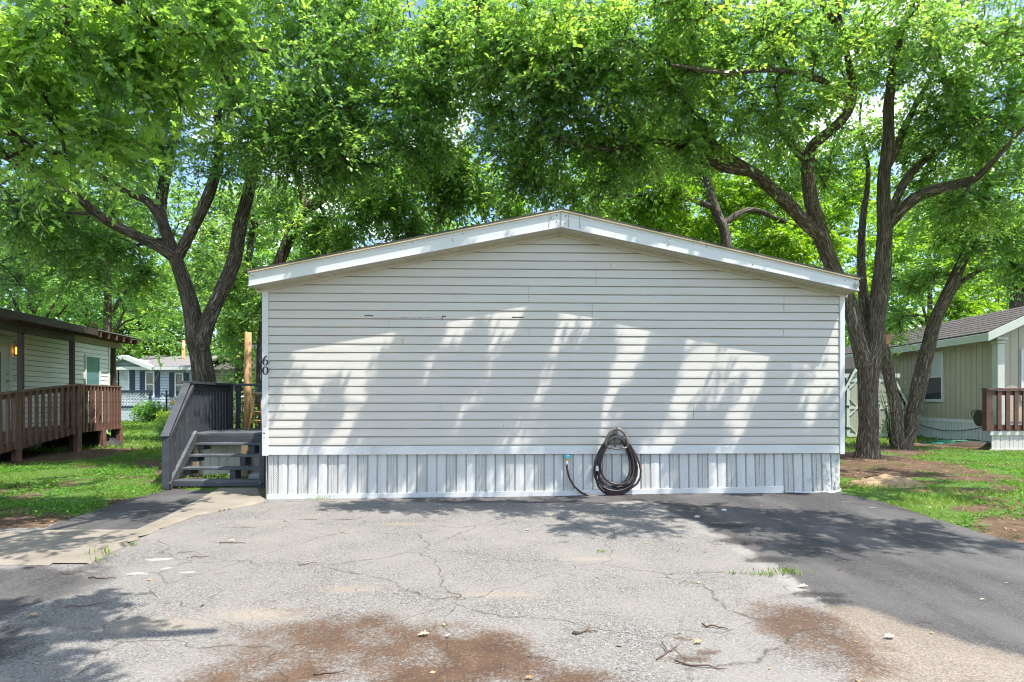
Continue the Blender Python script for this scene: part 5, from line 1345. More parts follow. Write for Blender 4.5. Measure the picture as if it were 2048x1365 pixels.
# --- big left tree behind the steps
bA = (-5.55, 10.5)
limA = [
    [(bA[0]-.05, bA[1], -.1, .40), (bA[0], bA[1], .15, .31)]+lp((414, 800, 10.5, .27), (404, 740, 10.5, .25), (396, 690, 10.5, .24), (388, 640, 10.5, .20), (372, 585, 10.45, .175), (356, 535, 10.4, .16), (345, 505, 10.35, .14), (330, 455, 10.3, .115), (300, 405, 10.2, .09), (240, 378, 10.0, .06), (170, 330, 9.8, .03)),
    lp((400, 700, 10.5, .22), (416, 645, 10.5, .17), (440, 590, 10.55, .15), (465, 530, 10.6, .145), (480, 460, 10.7, .135), (496, 385, 10.7, .12), (506, 320, 10.7, .11), (520, 210, 10.5, .09), (545, 100, 10.2, .07), (560, -20, 10, .04)),
    lp((348, 515, 10.35, .12), (315, 492, 10.2, .115), (262, 466, 10.0, .10), (205, 435, 9.7, .09), (150, 390, 9.3, .08), (70, 345, 9.0, .06), (-20, 300, 8.6, .04)),
    lp((352, 520, 10.4, .13), (380, 470, 10.35, .115), (412, 405, 10.25, .11), (430, 350, 10.1, .095), (440, 290, 9.9, .08), (436, 220, 9.6, .06), (460, 120, 9.2, .04)),
    lp((345, 505, 10.6, .12), (322, 420, 11, .11), (335, 330, 11.2, .10), (352, 265, 11.2, .085), (348, 190, 11.1, .08), (300, 110, 10.9, .06), (260, 0, 10.6, .03)),
    lp((440, 300, 9.9, .06), (560, 280, 9.5, .05), (680, 265, 9.2, .035), (800, 240, 9, .02)),
    lp((508, 300, 10.7, .08), (600, 180, 10.2, .06), (720, 90, 9.6, .04), (820, 40, 9.2, .02)),
]
blA = [bl(90, 120, 10, 1.2, 1.2, .8, 26), bl(250, 60, 10, 1.2, 1.2, .9, 26), bl(420, 60, 9.6, 1.2, 1.2, .8, 26), bl(600, 60, 9.4, 1.1, 1.2, .9, 30), bl(760, 80, 9.2, .75, 1.1, .8, 26),
       bl(840, 190, 9.2, .55, 1.0, .85, 26), bl(700, 200, 9.2, .8, 1.1, .8, 30), bl(560, 200, 9.4, .8, 1.2, .75, 28), bl(690, 300, 9.4, .75, .9, .38, 24), bl(560, 320, 9.6, .7, 1.0, .45, 18),
       bl(230, 230, 10, .9, 1.1, .7, 20), bl(90, 260, 9.6, .9, 1.1, .8, 22), bl(30, 400, 9.6, .7, .9, .6, 18), bl(130, 460, 10.4, .9, .9, .55, 18), bl(230, 520, 11, .7, .7, .4, 12), bl(430, 180, 9.6, .6, 1.0, .5, 14),
       bl(300, 300, 10.6, .8, .8, .4, 12), bl(450, 330, 9.8, .5, .6, .4, 8), bl(620, -60, 9, 1.8, 1.2, .6, 26), bl(300, -80, 9.4, 2.0, 1.2, .6, 26), bl(60, 540, 11, .9, .9, .4, 12), bl(900, 60, 9.0, .35, .8, .45, 8), bl(300, 560, 12, .5, .6, .4, 6), bl(900, 150, 9.0, .45, .8, .7, 16), bl(840, 300, 9.2, .5, .7, .35, 12), bl(230, 420, 11.6, .8, .7, .5, 14), bl(120, 400, 11.8, .8, .7, .5, 12), bl(400, 480, 12, .5, .6, .5, 8)]
tree('elm_tree', 'large spreading tree with forked dark trunk behind the grey steps', limA, blA, 11, 'leaf_elm', per=17, twigs=10, dens=1.9, grow=1.14, L=.073, W=.043)
# --- leaning tree beside the home
limB = [[(-5.7, 13.0, -.1, .24), (-5.7, 13.0, .6, .20)]+lp((528, 700, 13, .19), (545, 580, 13, .18), (560, 515, 13, .17), (585, 460, 12.9, .155), (612, 420, 12.8, .13), (660, 380, 12.5, .09), (720, 332, 12.0, .075), (800, 303, 11.5, .055), (870, 318, 11, .04), (960, 350, 10.5, .02)),
        lp((612, 420, 12.8, .10), (606, 385, 12.8, .08), (590, 330, 12.6, .06), (600, 250, 12.3, .03)), lp((612, 425, 12.8, .10), (650, 395, 12.9, .09), (665, 385, 13, .075), (690, 340, 13, .05), (700, 250, 12.8, .03))]
blB = [bl(640, 455, 12.6, .55, .7, .5, 20), bl(560, 400, 13, .7, .7, .5, 16), bl(690, 360, 12.3, .5, .7, .35, 12), bl(780, 330, 11.5, .6, .7, .3, 14), bl(800, 395, 11.3, .35, .5, .38, 12), bl(725, 410, 11.8, .30, .5, .4, 12),
       bl(870, 350, 10.8, .5, .6, .35, 14), bl(830, 440, 11.5, .26, .4, .36, 9), bl(930, 345, 10.6, .45, .6, .3, 12), bl(760, 400, 11.6, .25, .4, .3, 6), bl(650, 500, 13, .45, .6, .4, 14), bl(470, 560, 13.4, .5, .5, .6, 14), bl(470, 660, 13.4, .35, .4, .5, 8), bl(540, 600, 13.2, .35, .4, .6, 12), bl(900, 395, 10.8, .4, .5, .3, 9), bl(980, 380, 10.4, .4, .5, .3, 9), bl(1020, 420, 10.4, .3, .4, .2, 5), bl(690, 470, 12.2, .3, .4, .4, 8), bl(800, 460, 11.5, .2, .3, .25, 4)]
tree('elm_tree', 'dark tree leaning right over the roof from behind the left corner', limB, blB, 12, 'leaf_elm', per=13, twigs=9, hang=.35, dens=1.7, grow=1.08, L=.095, W=.055)
# --- slim trunk behind landing
limG = [[(-7.3, 15.5, -.1, .16), (-7.25, 15.5, .5, .13)]+lp((478, 780, 15.5, .12), (482, 690, 15.5, .115), (488, 600, 15.5, .10), (500, 480, 15.5, .09), (512, 380, 15.5, .06), (520, 300, 15.5, .03))]
blG = [bl(470, 640, 15.2, .9, .7, .8, 22), bl(440, 540, 15.6, 1.0, .8, .8, 22), bl(520, 420, 15.6, 1.2, .9, 1.0, 26), bl(420, 420, 15.6, 1.0, .9, .8, 18), bl(470, 730, 14.6, .35, .4, .5, 5)]
tree('slim_tree', 'slim pale trunk rising between the landing and the cedar pole', limG, blG, 13, 'leaf_elm', 'bark_light', L=.12, W=.07, twigs=8, per=11, trunk_sides=10, dens=1.7, grow=1.15)
# --- big right tree
bC = (6.80, 10.9)
limC = [
    [(bC[0], bC[1], -.1, .42), (bC[0]+.02, bC[1], .12, .33), (bC[0]+.02, bC[1], .45, .275)]+lp((1738, 850, 10.9, .25), (1736, 780, 10.9, .245), (1740, 725, 10.9, .27), (1752, 680, 10.9, .205), (1756, 620, 10.9, .185), (1763, 540, 10.8, .175), (1768, 470, 10.7, .165), (1768, 410, 10.6, .145), (1769, 330, 10.4, .125), (1773, 260, 10.2, .105), (1776, 205, 10.0, .09), (1790, 120, 9.6, .06), (1820, 20, 9.2, .04)),
    lp((1730, 735, 10.9, .22), (1712, 665, 10.95, .17), (1700, 610, 11, .165), (1684, 570, 10.95, .165), (1660, 520, 10.8, .16), (1640, 460, 10.6, .155), (1620, 395, 10.4, .135), (1614, 340, 10.2, .12), (1622, 295, 10.0, .11), (1658, 265, 9.8, .10), (1694, 228, 9.6, .095), (1706, 180, 9.4, .08), (1690, 100, 9.0, .05), (1670, 0, 8.6, .03)),
    lp((1738, 720, 10.9, .16), (1732, 650, 11.1, .12), (1727, 590, 11.2, .10), (1722, 520, 11.3, .085), (1726, 440, 11.4, .065), (1736, 340, 11.5, .045), (1720, 240, 11.4, .03), (1735, 150, 11.2, .012)),
    lp((1644, 475, 10.65, .13), (1610, 445, 10.4, .125), (1562, 395, 10.0, .12), (1520, 355, 9.7, .11), (1480, 328, 9.4, .10), (1435, 300, 9.1, .085), (1390, 240, 8.7, .06), (1350, 170, 8.2, .04), (1300, 90, 7.6, .02)),
    lp((1500, 345, 9.5, .08), (1444, 334, 9.3, .075), (1385, 305, 9.0, .065), (1310, 282, 8.7, .05), (1220, 300, 8.4, .03), (1120, 280, 8.0, .015)),
    lp((1617, 330, 10.2, .09), (1585, 290, 10.0, .08), (1556, 240, 9.8, .075), (1562, 190, 9.5, .08), (1575, 150, 9.2, .06), (1540, 80, 8.7, .04)),
    lp((1776, 450, 10.7, .12), (1800, 425, 10.55, .115), (1832, 396, 10.4, .11), (1870, 380, 10.2, .10), (1915, 370, 10.0, .09), (1950, 358, 9.8, .075), (1990, 320, 9.5, .05), (2050, 250, 9.2, .03)),
    lp((1782, 430, 10.7, .09), (1792, 400, 10.7, .085), (1813, 360, 10.7, .08), (1845, 325, 10.7, .07), (1880, 300, 10.6, .05), (1930, 220, 10.3, .03)),
    lp((1776, 330, 10.4, .09), (1792, 300, 10.5, .085), (1806, 265, 10.5, .08), (1830, 215, 10.4, .06), (1870, 140, 10.0, .04), (1900, 60, 9.6, .02)),
    lp((1700, 205, 9.5, .06), (1640, 160, 9.0, .05), (1560, 140, 8.2, .04), (1450, 145, 7.4, .03), (1340, 130, 6.8, .02)),
    lp((1680, 60, 8.8, .06), (1600, -60, 8.0, .055), (1480, -220, 7.0, .045), (1350, -420, 6.2, .03), (1200, -600, 5.6, .015)),
    lp((1800, 80, 9.4, .06), (1850, -60, 8.6, .055), (1900, -280, 7.4, .045), (1900, -520, 6.4, .03), (1850, -800, 5.4, .015)),
]
blC = [bl(1000, 110, 8.2, .50, .9, .7, 22), bl(1130, 60, 7.8, .9, .9, .65, 30), bl(1300, 70, 7.6, .95, .9, .6, 30), bl(1450, 70, 8, .9, 1.0, .6, 26), bl(1600, 60, 8.6, .9, 1.1, .6, 22), bl(1750, 70, 9.2, .9, 1.1, .7, 24), bl(1900, 80, 9.6, .9, 1.1, .8, 26), bl(2030, 130, 9.8, .7, 1.0, .8, 22),
       bl(1080, 190, 8.2, .6, .8, .5, 14), bl(1220, 180, 8.0, .75, .9, .45, 14), bl(1360, 190, 8.2, .75, .9, .45, 14), bl(1480, 210, 8.8, .6, .8, .5, 12), bl(1850, 230, 10.2, .6, .8, .5, 14), bl(1950, 260, 10.2, .8, .9, .6, 20), bl(2040, 300, 10.2, .5, .8, .6, 14), bl(1540, 270, 9.8, .5, .7, .4, 10),
       bl(1120, 280, 8.6, .5, .7, .35, 13), bl(1250, 290, 8.8, .6, .8, .35, 15), bl(1400, 300, 9.0, .5, .7, .35, 10), bl(1660, 330, 10.6, .4, .6, .4, 6), bl(1960, 400, 10.2, .6, .7, .4, 14), bl(1200, 400, 9.6, .4, .6, .25, 4), bl(1040, 320, 9.2, .4, .5, .3, 8), bl(1640, 190, 9.2, .35, .6, .4, 6), bl(1715, 270, 11.3, .45, .5, .5, 9), bl(1815, 310, 11.3, .5, .5, .4, 9), bl(1700, 180, 10.6, .4, .5, .3, 5), bl(1850, 360, 11.4, .5, .5, .3, 7),
       # higher limbs reaching forward over the wall and the parking pad
       bl(960, 60, 8.6, .4, .7, .5, 12), bl(1060, 370, 9.4, .45, .6, .25, 9), bl(1150, 360, 9.6, .5, .6, .3, 9), bl(1000, 260, 8.8, .35, .6, .3, 6),
       (-0.1, 5.45, 6.4, .14, .12, .22, 1.4, 0.22), (0.62, 5.45, 6.8, .14, .12, .22, 3, 0.5), (0.85, 5.45, 6.2, .14, .12, .22, 2, 0.45), (1.05, 5.45, 7.2, .14, .12, .22, 3, 0.5), (1.4, 5.45, 6.6, .14, .12, .22, 3, 0.5), (1.75, 5.45, 7.3, .14, .12, .22, 1.4, 0.35), (2.02, 5.45, 6.6, .14, .12, .22, 2, 0.45), (2.36, 5.45, 7.2, .14, .12, .22, 3, 0.5), (2.86, 5.45, 6.9, .14, .12, .22, 3, 0.5), (3.3, 5.45, 7.5, .14, .12, .22, 2, 0.45), (3.78, 5.45, 6.9, .14, .12, .22, 3, 0.5), (4.2, 5.45, 7.5, .14, .12, .22, 2, 0.45), (4.72, 5.45, 6.6, .14, .12, .22, 3, 0.5), (5.62, 5.45, 6.6, .14, .12, .22, 2, 0.5), (5.6, 5.45, 7.3, .14, .12, .22, 1.4, 0.4), (6.16, 5.45, 6.6, .14, .12, .22, 3, 0.45), (-0.95, 5.45, 6.6, .14, .12, .22, 1.4, 0.35), (3.0, 5.45, 5.7, .14, .12, .22, 1.4, 0.4), (1.2, 5.45, 5.7, .14, .12, .22, 1.4, 0.4), (5.0, 5.45, 5.7, .14, .12, .22, 1.4, .4),
       *[(float(x_), 5.5, float(z_), .06, .06, .12, 1.4, .26) for x_, z_ in np.random.default_rng(8).uniform((.5, 5.7), (6.4, 7.6), (14, 2))],
       (.7, 4.8, 6.0, .5, .3, .3, 6, .6), (1.6, 4.8, 6.0, .7, .35, .3, 9, .6), (2.6, 4.7, 6.0, .7, .4, .3, 9, .6), (3.6, 4.4, 6.1, .7, .5, .3, 9, .6), (4.6, 4.1, 6.1, .7, .5, .3, 9, .6), (5.4, 3.8, 6.2, .7, .6, .3, 9, .6), (6.2, 3.4, 6.2, .6, .5, .3, 7, .6), (5.0, 3.0, 6.2, .6, .3, .3, 4, .6), (3.4, 3.7, 6.1, .5, .25, .3, 4, .6), (7.4, 5.4, 6.4, .9, .8, .5, 10, .6), (8.2, 6.6, 6.6, .9, .8, .5, 10, .6)]
tree('elm_tree', 'largest tree, thick furrowed trunk and many limbs beside the right wall corner', limC, blC, 21, 'leaf_elm', 'bark_light', per=17, twigs=10, tint=(.55, .25), dens=2.1, grow=1.1, L=.071, W=.042)
# --- twin trunk tree on the right
bD = (8.95, 13.0)
limD = [[(bD[0]+.05, bD[1], -.1, .34), (bD[0]+.02, bD[1], .15, .26)]+lp((1822, 860, 13, .215), (1830, 810, 13, .195), (1840, 760, 13, .20), (1852, 710, 12.95, .175), (1865, 660, 12.9, .16), (1880, 620, 12.85, .155), (1902, 575, 12.8, .15), (1930, 505, 12.7, .125), (1950, 440, 12.5, .11), (1963, 390, 12.3, .10), (1985, 310, 12, .06), (2030, 200, 11.6, .03)),
        [(bD[0]-.12, bD[1]-.05, -.05, .24), (bD[0]-.16, bD[1]-.05, .25, .185)]+lp((1795, 840, 12.95, .165), (1786, 790, 12.95, .15), (1776, 745, 12.95, .14), (1768, 705, 12.95, .14), (1766, 690, 12.95, .10)),
        lp((1938, 490, 12.7, .08), (1990, 450, 12.6, .06), (2060, 420, 12.4, .03)), lp((1890, 600, 12.8, .07), (1935, 555, 13, .055), (1990, 530, 13.2, .04), (2060, 515, 13.4, .02))]
blD = [bl(1960, 470, 12.4, .8, .8, .5, 22), bl(2040, 420, 12.2, .7, .8, .6, 20), bl(1880, 420, 12.8, .6, .7, .45, 14), bl(2030, 530, 12.8, .5, .6, .35, 12), bl(1830, 560, 13.6, .5, .6, .5, 12), bl(1790, 640, 13.6, .3, .4, .4, 7), bl(1985, 330, 12, .8, .8, .5, 14)]
tD = tree('twin_trunk_tree', 'tree with two stems in a V, one a broken stub, before the tan home', limD, blD, 22, 'leaf_elm', 'bark_light', per=12, twigs=9, hang=.15, dens=1.9, grow=1.1, L=.10, W=.058)
m = MB(); c = P(1768, 690, 12.95)
for ang, h in ((0, .33), (1.3, .22), (2.2, .38), (3.6, .18), (4.8, .27)):
    b_ = c+Vector((.07*cos(ang), .07*sin(ang), -.05)); m.bar(b_, b_+Vector((.06*cos(ang)*1.5, .05*sin(ang), h)), .035, .02, (0, 1, 0))
obj('torn_stub', m, M['torn_wood'], tD)
# --- trees standing beyond the right side of the home
limE = [[(6.15, 16, -.1, .28), (6.1, 16, .8, .22)]+lp((1458, 640, 16, .20), (1452, 490, 16, .19), (1432, 420, 15.9, .17), (1406, 340, 15.7, .15), (1396, 300, 15.5, .12), (1380, 200, 15, .08), (1360, 80, 14.5, .04)),
        lp((1440, 450, 16, .10), (1500, 420, 16.3, .09), (1560, 440, 16.6, .07), (1640, 470, 17, .03)), lp((1430, 415, 15.9, .10), (1380, 400, 15.6, .07), (1300, 390, 15, .05), (1200, 400, 14.5, .02))]
blE = [bl(1400, 330, 16.8, 1.2, 1.2, .8, 26), bl(1300, 400, 15.4, 1.0, 1.0, .6, 20), bl(1500, 400, 17.7, 1.2, 1.2, .8, 26), bl(1560, 490, 17.0, 1.0, .9, .6, 22), bl(1420, 460, 17.3, .8, .9, .4, 12), bl(1580, 330, 16.9, 1.0, 1.0, .8, 18), bl(1340, 230, 15.4, 1.2, 1.2, .8, 18), bl(1240, 330, 15.2, .8, .9, .5, 14), bl(1650, 470, 17.6, .8, .8, .7, 16), bl(1700, 380, 17.8, .9, .9, .8, 14)]
tree('shade_tree', 'upright dark trunk rising behind the middle of the right roof slope', limE, blE, 31, 'leaf_lime', L=.13, W=.078, per=11, twigs=10, trunk_sides=10, dens=1.9, grow=1.15)
limE2 = [[(6.9, 19.5, -.1, .25), (6.8, 19.5, 1, .20)]+lp((1412, 640, 19.5, .19), (1388, 480, 19.5, .18), (1352, 405, 19.3, .16), (1332, 360, 19.1, .13), (1300, 300, 18.7, .09), (1240, 220, 18, .05)), lp((1352, 405, 19.3, .10), (1290, 425, 19, .08), (1200, 450, 18.6, .05), (1120, 445, 18.2, .02))]
blE2 = [bl(1330, 440, 19.2, 1.3, 1.0, .6, 20), bl(1230, 430, 18.8, 1.1, 1.0, .6, 18), bl(1330, 330, 19, 1.4, 1.2, .9, 22), bl(1210, 340, 18.4, 1.0, 1.0, .7, 12), bl(1150, 440, 18.3, .7, .8, .4, 8)]
tree('shade_tree', 'thinner trunk leaning left behind the right roof slope nearer the ridge', limE2, blE2, 32, 'leaf_lime', L=.15, W=.09, per=11, twigs=10, trunk_sides=10, dens=1.8, grow=1.15)
# --- oak overhead at upper left: trunk stands outside the frame
limO = [[(-4.4, -.8, -.1, .36), (-4.35, -.8, .5, .27), (-4.2, -.7, 2.0, .24), (-3.8, -.4, 3.6, .21), (-3.0, .1, 4.6, .17), (-2.0, .8, 5.0, .12), (-.8, 1.3, 5.2, .08), (.6, 1.5, 5.3, .04)],
        [(-3.9, -.5, 3.2, .14), (-3.9, 1.2, 4.2, .11), (-3.7, 3.0, 4.7, .09), (-3.5, 4.4, 4.65, .07), (-3.1, 5.2, 4.6, .04), (-2.3, 5.4, 4.5, .02)],
        [(-4.1, -.6, 2.6, .12), (-5.0, 1.5, 3.6, .09), (-5.0, 3.6, 4.0, .07), (-4.7, 5.0, 3.7, .045), (-4.2, 5.6, 3.5, .02)],
        [(-3.0, .1, 4.9, .09), (-2.6, 1.8, 5.5, .07), (-2.1, 3.2, 5.6, .05), (-1.9, 4.4, 5.5, .03)]]
blO = [bl(40, 60, 5.2, .5, .5, .4, 10), bl(170, 60, 5.0, .55, .5, .35, 12), bl(300, 40, 5.0, .5, .5, .3, 10), bl(440, 60, 5.2, .4, .5, .28, 8), bl(60, 200, 5.2, .5, .5, .35, 10), bl(180, 260, 5.4, .5, .45, .3, 9), bl(300, 160, 5.3, .4, .4, .3, 6), bl(90, 330, 5.6, .35, .4, .2, 5), bl(-60, 150, 5.2, .4, .5, .6, 8), (-5.4, 5.9, 6.0, 1.0, .6, .4, 8), (-4.2, 6.2, 6.4, .9, .5, .4, 7),
       (-2.0, 1.9, 5.2, .7, .5, .35, 13, .55), (-1.1, 1.8, 5.2, .6, .45, .3, 12, .55), (-.35, 1.7, 5.2, .4, .4, .3, 7, .5), (-2.8, 2.4, 5.2, .8, .6, .4, 12, .6), (-.1, 1.2, 5.2, .35, .3, .25, 4, .5), (-1.0, 1.0, 5.2, .7, .3, .3, 14, .55), (-1.5, .5, 5.2, .8, .3, .3, 10, .55), (-2.2, .9, 5.2, .8, .4, .4, 9, .6),
       (-1.95, 3.3, 5.3, .45, .35, .3, 5), (-1.95, 4.8, 5.3, .5, .5, .25, 7), (-2.8, 3.8, 5.4, .5, .5, .3, 5)]
tree('oak_tree', 'oak with lobed leaves hanging across the upper left corner', limO, blO, 41, 'leaf_oak', L=.10, W=.075, per=11, twigs=9, twig_len=.45, dens=1.25, shape='oak', tint=(.55, .28), droop=.5)
# --- trees farther away
def far_tree(px, Y, h, rad, seed, label, mat='leaf_far', bark='bark', name='distant_tree', base=.28, n=70, gr='trees beyond the homes', lean=0):
    X = (px-CX)/F*Y; r = np.random.default_rng(seed)
    th = h*.62
    li = [[(X, Y, -.1, .30), (X+.1*lean, Y, h*.2, .22), (X+lean*.6, Y, h*.4, .17), (X+lean, Y, th, .10), (X+lean, Y, h*.85, .04)]]
    for k in range(5):
        a = r.uniform(0, 2*pi); z = h*r.uniform(.28, .5); e = rad*.65
        li.append([(X+lean*.5, Y, z, .09), (X+lean*.7+e*.5*cos(a), Y+e*.5*sin(a), z+h*.12, .06), (X+lean+e*cos(a), Y+e*sin(a), z+h*.22, .03)])
    bb = []; z0 = h*base
    for k in range(12):
        a = k*2.4+r.uniform(-.4, .4); f = (k+.5)/12; zz = z0+(h-z0)*(.12+.8*f); rr = rad*sqrt(max(.05, 1-((f-.35)/.72)**2))*.62
        bb.append((X+lean+rr*cos(a), Y+rr*sin(a), zz, rad*.48, rad*.48, (h-z0)*.16, n//9))
    bb.append((X+lean, Y, h-(h-z0)*.2, rad*.5, rad*.5, (h-z0)*.2, n//7))
    return tree(name, label, li, bb, seed, mat, bark, group=gr, L=.24*min(1, Y/33), W=.15*min(1, Y/33), per=12, twigs=11, twig_len=.95, dens=1.35, trunk_sides=8, droop=.3, sub=True, tint=(.5, .25))
FT = [(215, 21, 10.2, 3.0, 'leafy tree filling the gap between the left limbs'), (60, 23, 9.2, 2.8, 'leafy tree above the near end of the porch roof'), (-70, 27, 11, 4.2, 'bushy tree rising above the left edge of the beige roof'), (70, 33, 12, 4.8, 'tall pale green tree behind the porch roof'), (178, 37, 11, 4.0, 'hazy rounded tree between porch roof and yellowing tree'),
      (405, 40, 12, 5.0, 'broad tree far behind the big left trunk'), (520, 30, 10.5, 3.6, 'green tree seen left of the slim trunk'), (612, 34, 10.6, 3.2, 'rounded tree over the left end of the roof'),
      (900, 31, 11.2, 2.9, 'olive green treetop showing above the left roof slope'), (1140, 34, 11.5, 3.6, 'treetop right behind the roof ridge'), (1270, 30, 12.5, 4.0, 'bright tree behind the right roof slope near the ridge'), (1420, 36, 15, 5.0, 'tall tree far behind the two roof-slope trunks'),
      (1580, 28, 12.5, 3.8, 'bright lime tree glimpsed between the roof and the biggest trunk'), (1720, 34, 14.5, 5.0, 'tall tree directly behind the biggest trunk'), (1860, 27, 10.5, 3.8, 'lime green tree behind the twin stems'), (2000, 36, 13, 4.5, 'tree far behind the tan roof'), (2130, 30, 12, 4.2, 'tree at the right edge above the tan roof')]
for k, (px, Y, h, rad, lb) in enumerate(FT):
    far_tree(px, Y, h, rad, 100+k, lb, 'leaf_lime' if px in (1270, 1580, 1860, 2000) else 'leaf_far')
far_tree(285, 41, 10.3, 2.7, 131, 'small tree with yellowing leaves behind the blue roof', 'leaf_yellow', name='yellow_tree', base=.28, n=64)
limH = [[(18.5, 20.5, -.1, .40), (18.5, 20.5, 1.5, .33)]+lp((2035, 600, 20.5, .30), (2050, 560, 20.3, .26), (2080, 480, 20, .18), (2100, 380, 19.6, .08)), lp((2036, 590, 20.5, .16), (2010, 560, 20.3, .13), (1980, 548, 20, .10), (1930, 560, 19.6, .06), (1890, 600, 19.2, .03))]
blH = [bl(2040, 470, 20, 1.4, 1.2, .9, 20), bl(1940, 540, 19.8, .9, .9, .5, 12), bl(1900, 610, 19.3, .6, .6, .5, 9), bl(2080, 540, 20, .8, .8, .6, 10)]
tree('dark_limbed_tree', 'dark gnarled trunk and limb above the ridge of the tan roof', limH, blH, 33, 'leaf_lime', L=.16, W=.10, per=10, twigs=9, trunk_sides=10, dens=1.5)
# distant wood closing the view
def wood():
    r = np.random.default_rng(77); n = 46000
    X = r.uniform(-75, 75, n); Y = 52+r.normal(size=n)*2.5+.0008*X**2
    top = 6.5+2.2*np.sin(X*.23)+1.6*np.sin(X*.61+1)+1.2*(vn(X, X*0, .9, 8)-.5)
    top = top*(1-.45*np.exp(-((X+9)/7)**2))
    Z = top*r.random(n)**.8; Y = Y+r.random(n)*3*(1-(Z/top)**2)*-1
    pos = np.stack([X, Y, Z], -1); ld = unit(r.normal(size=(n, 3))-np.array((0, 0, .5))); nr = np.array((0, -.5, 1.0))+r.normal(size=(n, 3))*.6
    V, c, i = leaf_cloud(pos, ld, nr, r.uniform(.4, .8, n), r.uniform(.25, .5, n))
    tn = np.clip(.45+.3*(vn(X, Z, .5, 3)-.5)+r.normal(size=n)*.15, 0, 1)
    o = np_mesh('distant_woods', V, c, i, M['leaf_far'], None, None, False, {'tint': tn}); o['kind'] = 'stuff'
wood()
# bushes
def bush(name, px, Y, w, h, n, label, mat='leaf_far', L=.12, seed=1, cat='bush'):
    r = np.random.default_rng(seed); X = (px-CX)/F*Y
    t = thing(name, (X, Y, 0), label, cat)
    pos = []; st = []
    for k in range(n):
        a = r.uniform(0, 2*pi); q_ = r.random()**.6; e = np.array((X+w*.5*q_*cos(a), Y+w*.4*q_*sin(a), h*(.15+.85*r.random()*(1-.45*q_))))
        s = np.array((X+.08*cos(a), Y+.08*sin(a), 0)); st.append((np.stack([s, (s+e)/2+np.array((0, 0, .12*h)), e]), np.array((.012, .008, .004))))
        m_ = 16; pos.append(e+r.normal(size=(m_, 3))*np.array((w*.10, w*.10, h*.11)))
    pos = np.concatenate(pos); pos = pos[pos[:, 2] > .02]; n_ = len(pos)
    V, c, i = leaf_cloud(pos, r.normal(size=(n_, 3))+np.array((0, 0, .2)), np.array((0, -.2, 1.0))+r.normal(size=(n_, 3))*.6, L*r.uniform(.6, 1.2, n_), L*.55*r.uniform(.7, 1.2, n_))
    np_mesh('foliage', V, c, i, M[mat], t, None, False, {'tint': np.clip(.45+r.normal(size=n_)*.22, 0, 1)})
    V, Q, A = tubes_np(st, 4); np_mesh('stems', V, np.full(len(Q), 4), Q.ravel(), M['bark'], t, {'bark': A})
bush('bush', 304, 30, 1.5, 1.15, 130, 'dark green bush in front of the blue home', 'leaf_far', .16, 3)
bush('bush', 334, 26, 1.0, .75, 60, 'low brownish shrub left of the grey railing', 'leaf_yellow', .12, 4)
bush('bush', 343, 17, .9, .75, 70, 'dark clipped shrub partly hidden by the grey stair rail', 'leaf_elm', .08, 8)
bush('sapling', 1768, 12.2, .7, 1.4, 40, 'leafy sprout growing from the base of the twin-stem tree', 'leaf_lime', .07, 5, 'sapling') if False else None
bush('bush', 490, 12.6, .8, 1.9, 26, 'leafy sucker growth behind the cedar pole', 'leaf_elm', .085, 6)
bush('bush', 1790, 13.4, .7, 2.3, 26, 'thin leafy growth beside the broken stub', 'leaf_elm', .07, 7)
# weeds in cracks
def weed(px, py, n, h, label, seed, w=.10):
    gx, gy = G(px, py); r = np.random.default_rng(seed); z = float(pz(np.array([gx]), np.array([gy]))[0])
    b = np.stack([gx+r.normal(size=n)*w*.5, gy+r.normal(size=n)*w*.25, np.full(n, z)], -1)
    d = unit(r.normal(size=(n, 3))*.5+np.array((0, 0, 1.0)))
    V, c, i = leaf_cloud(b, d, unit(r.normal(size=(n, 3))), h*r.uniform(.4, 1.1, n), np.full(n, .007))
    o = np_mesh('weed_tuft', V, c, i, M['grass_blade'], None, None, False, {'tint': np.clip(.5+r.normal(size=n)*.2, 0, 1)})
    tag(o, label, 'weed')
weed(1575, 1148, 70, .06, 'largest grass tuft in the crack by the dark patch', 1, .16)
weed(1525, 1152, 34, .05, 'middle grass tuft along the pavement crack', 2, .09)
weed(1470, 1150, 16, .045, 'smallest grass tuft, leftmost along the pavement crack', 3, .04)
weed(640, 1001, 30, .07, 'small grass tuft at the foot of the skirting', 4, .14)
weed(203, 1112, 40, .075, 'leafy weed at the edge of the concrete walk', 5, .14)
weed(183, 1124, 20, .05, 'tiny weed below the leafy one on the walk edge', 6, .08)
weed(268, 1092, 14, .05, 'sprig of weed beside the walk edge further up', 7, .05)
weed(1202, 1107, 12, .04, 'tiny weed on bare grey asphalt before the hose', 8, .03)
weed(262, 1086-3, 14, .04, 'pale tuft lying on the concrete walk', 9, .06) if False else None
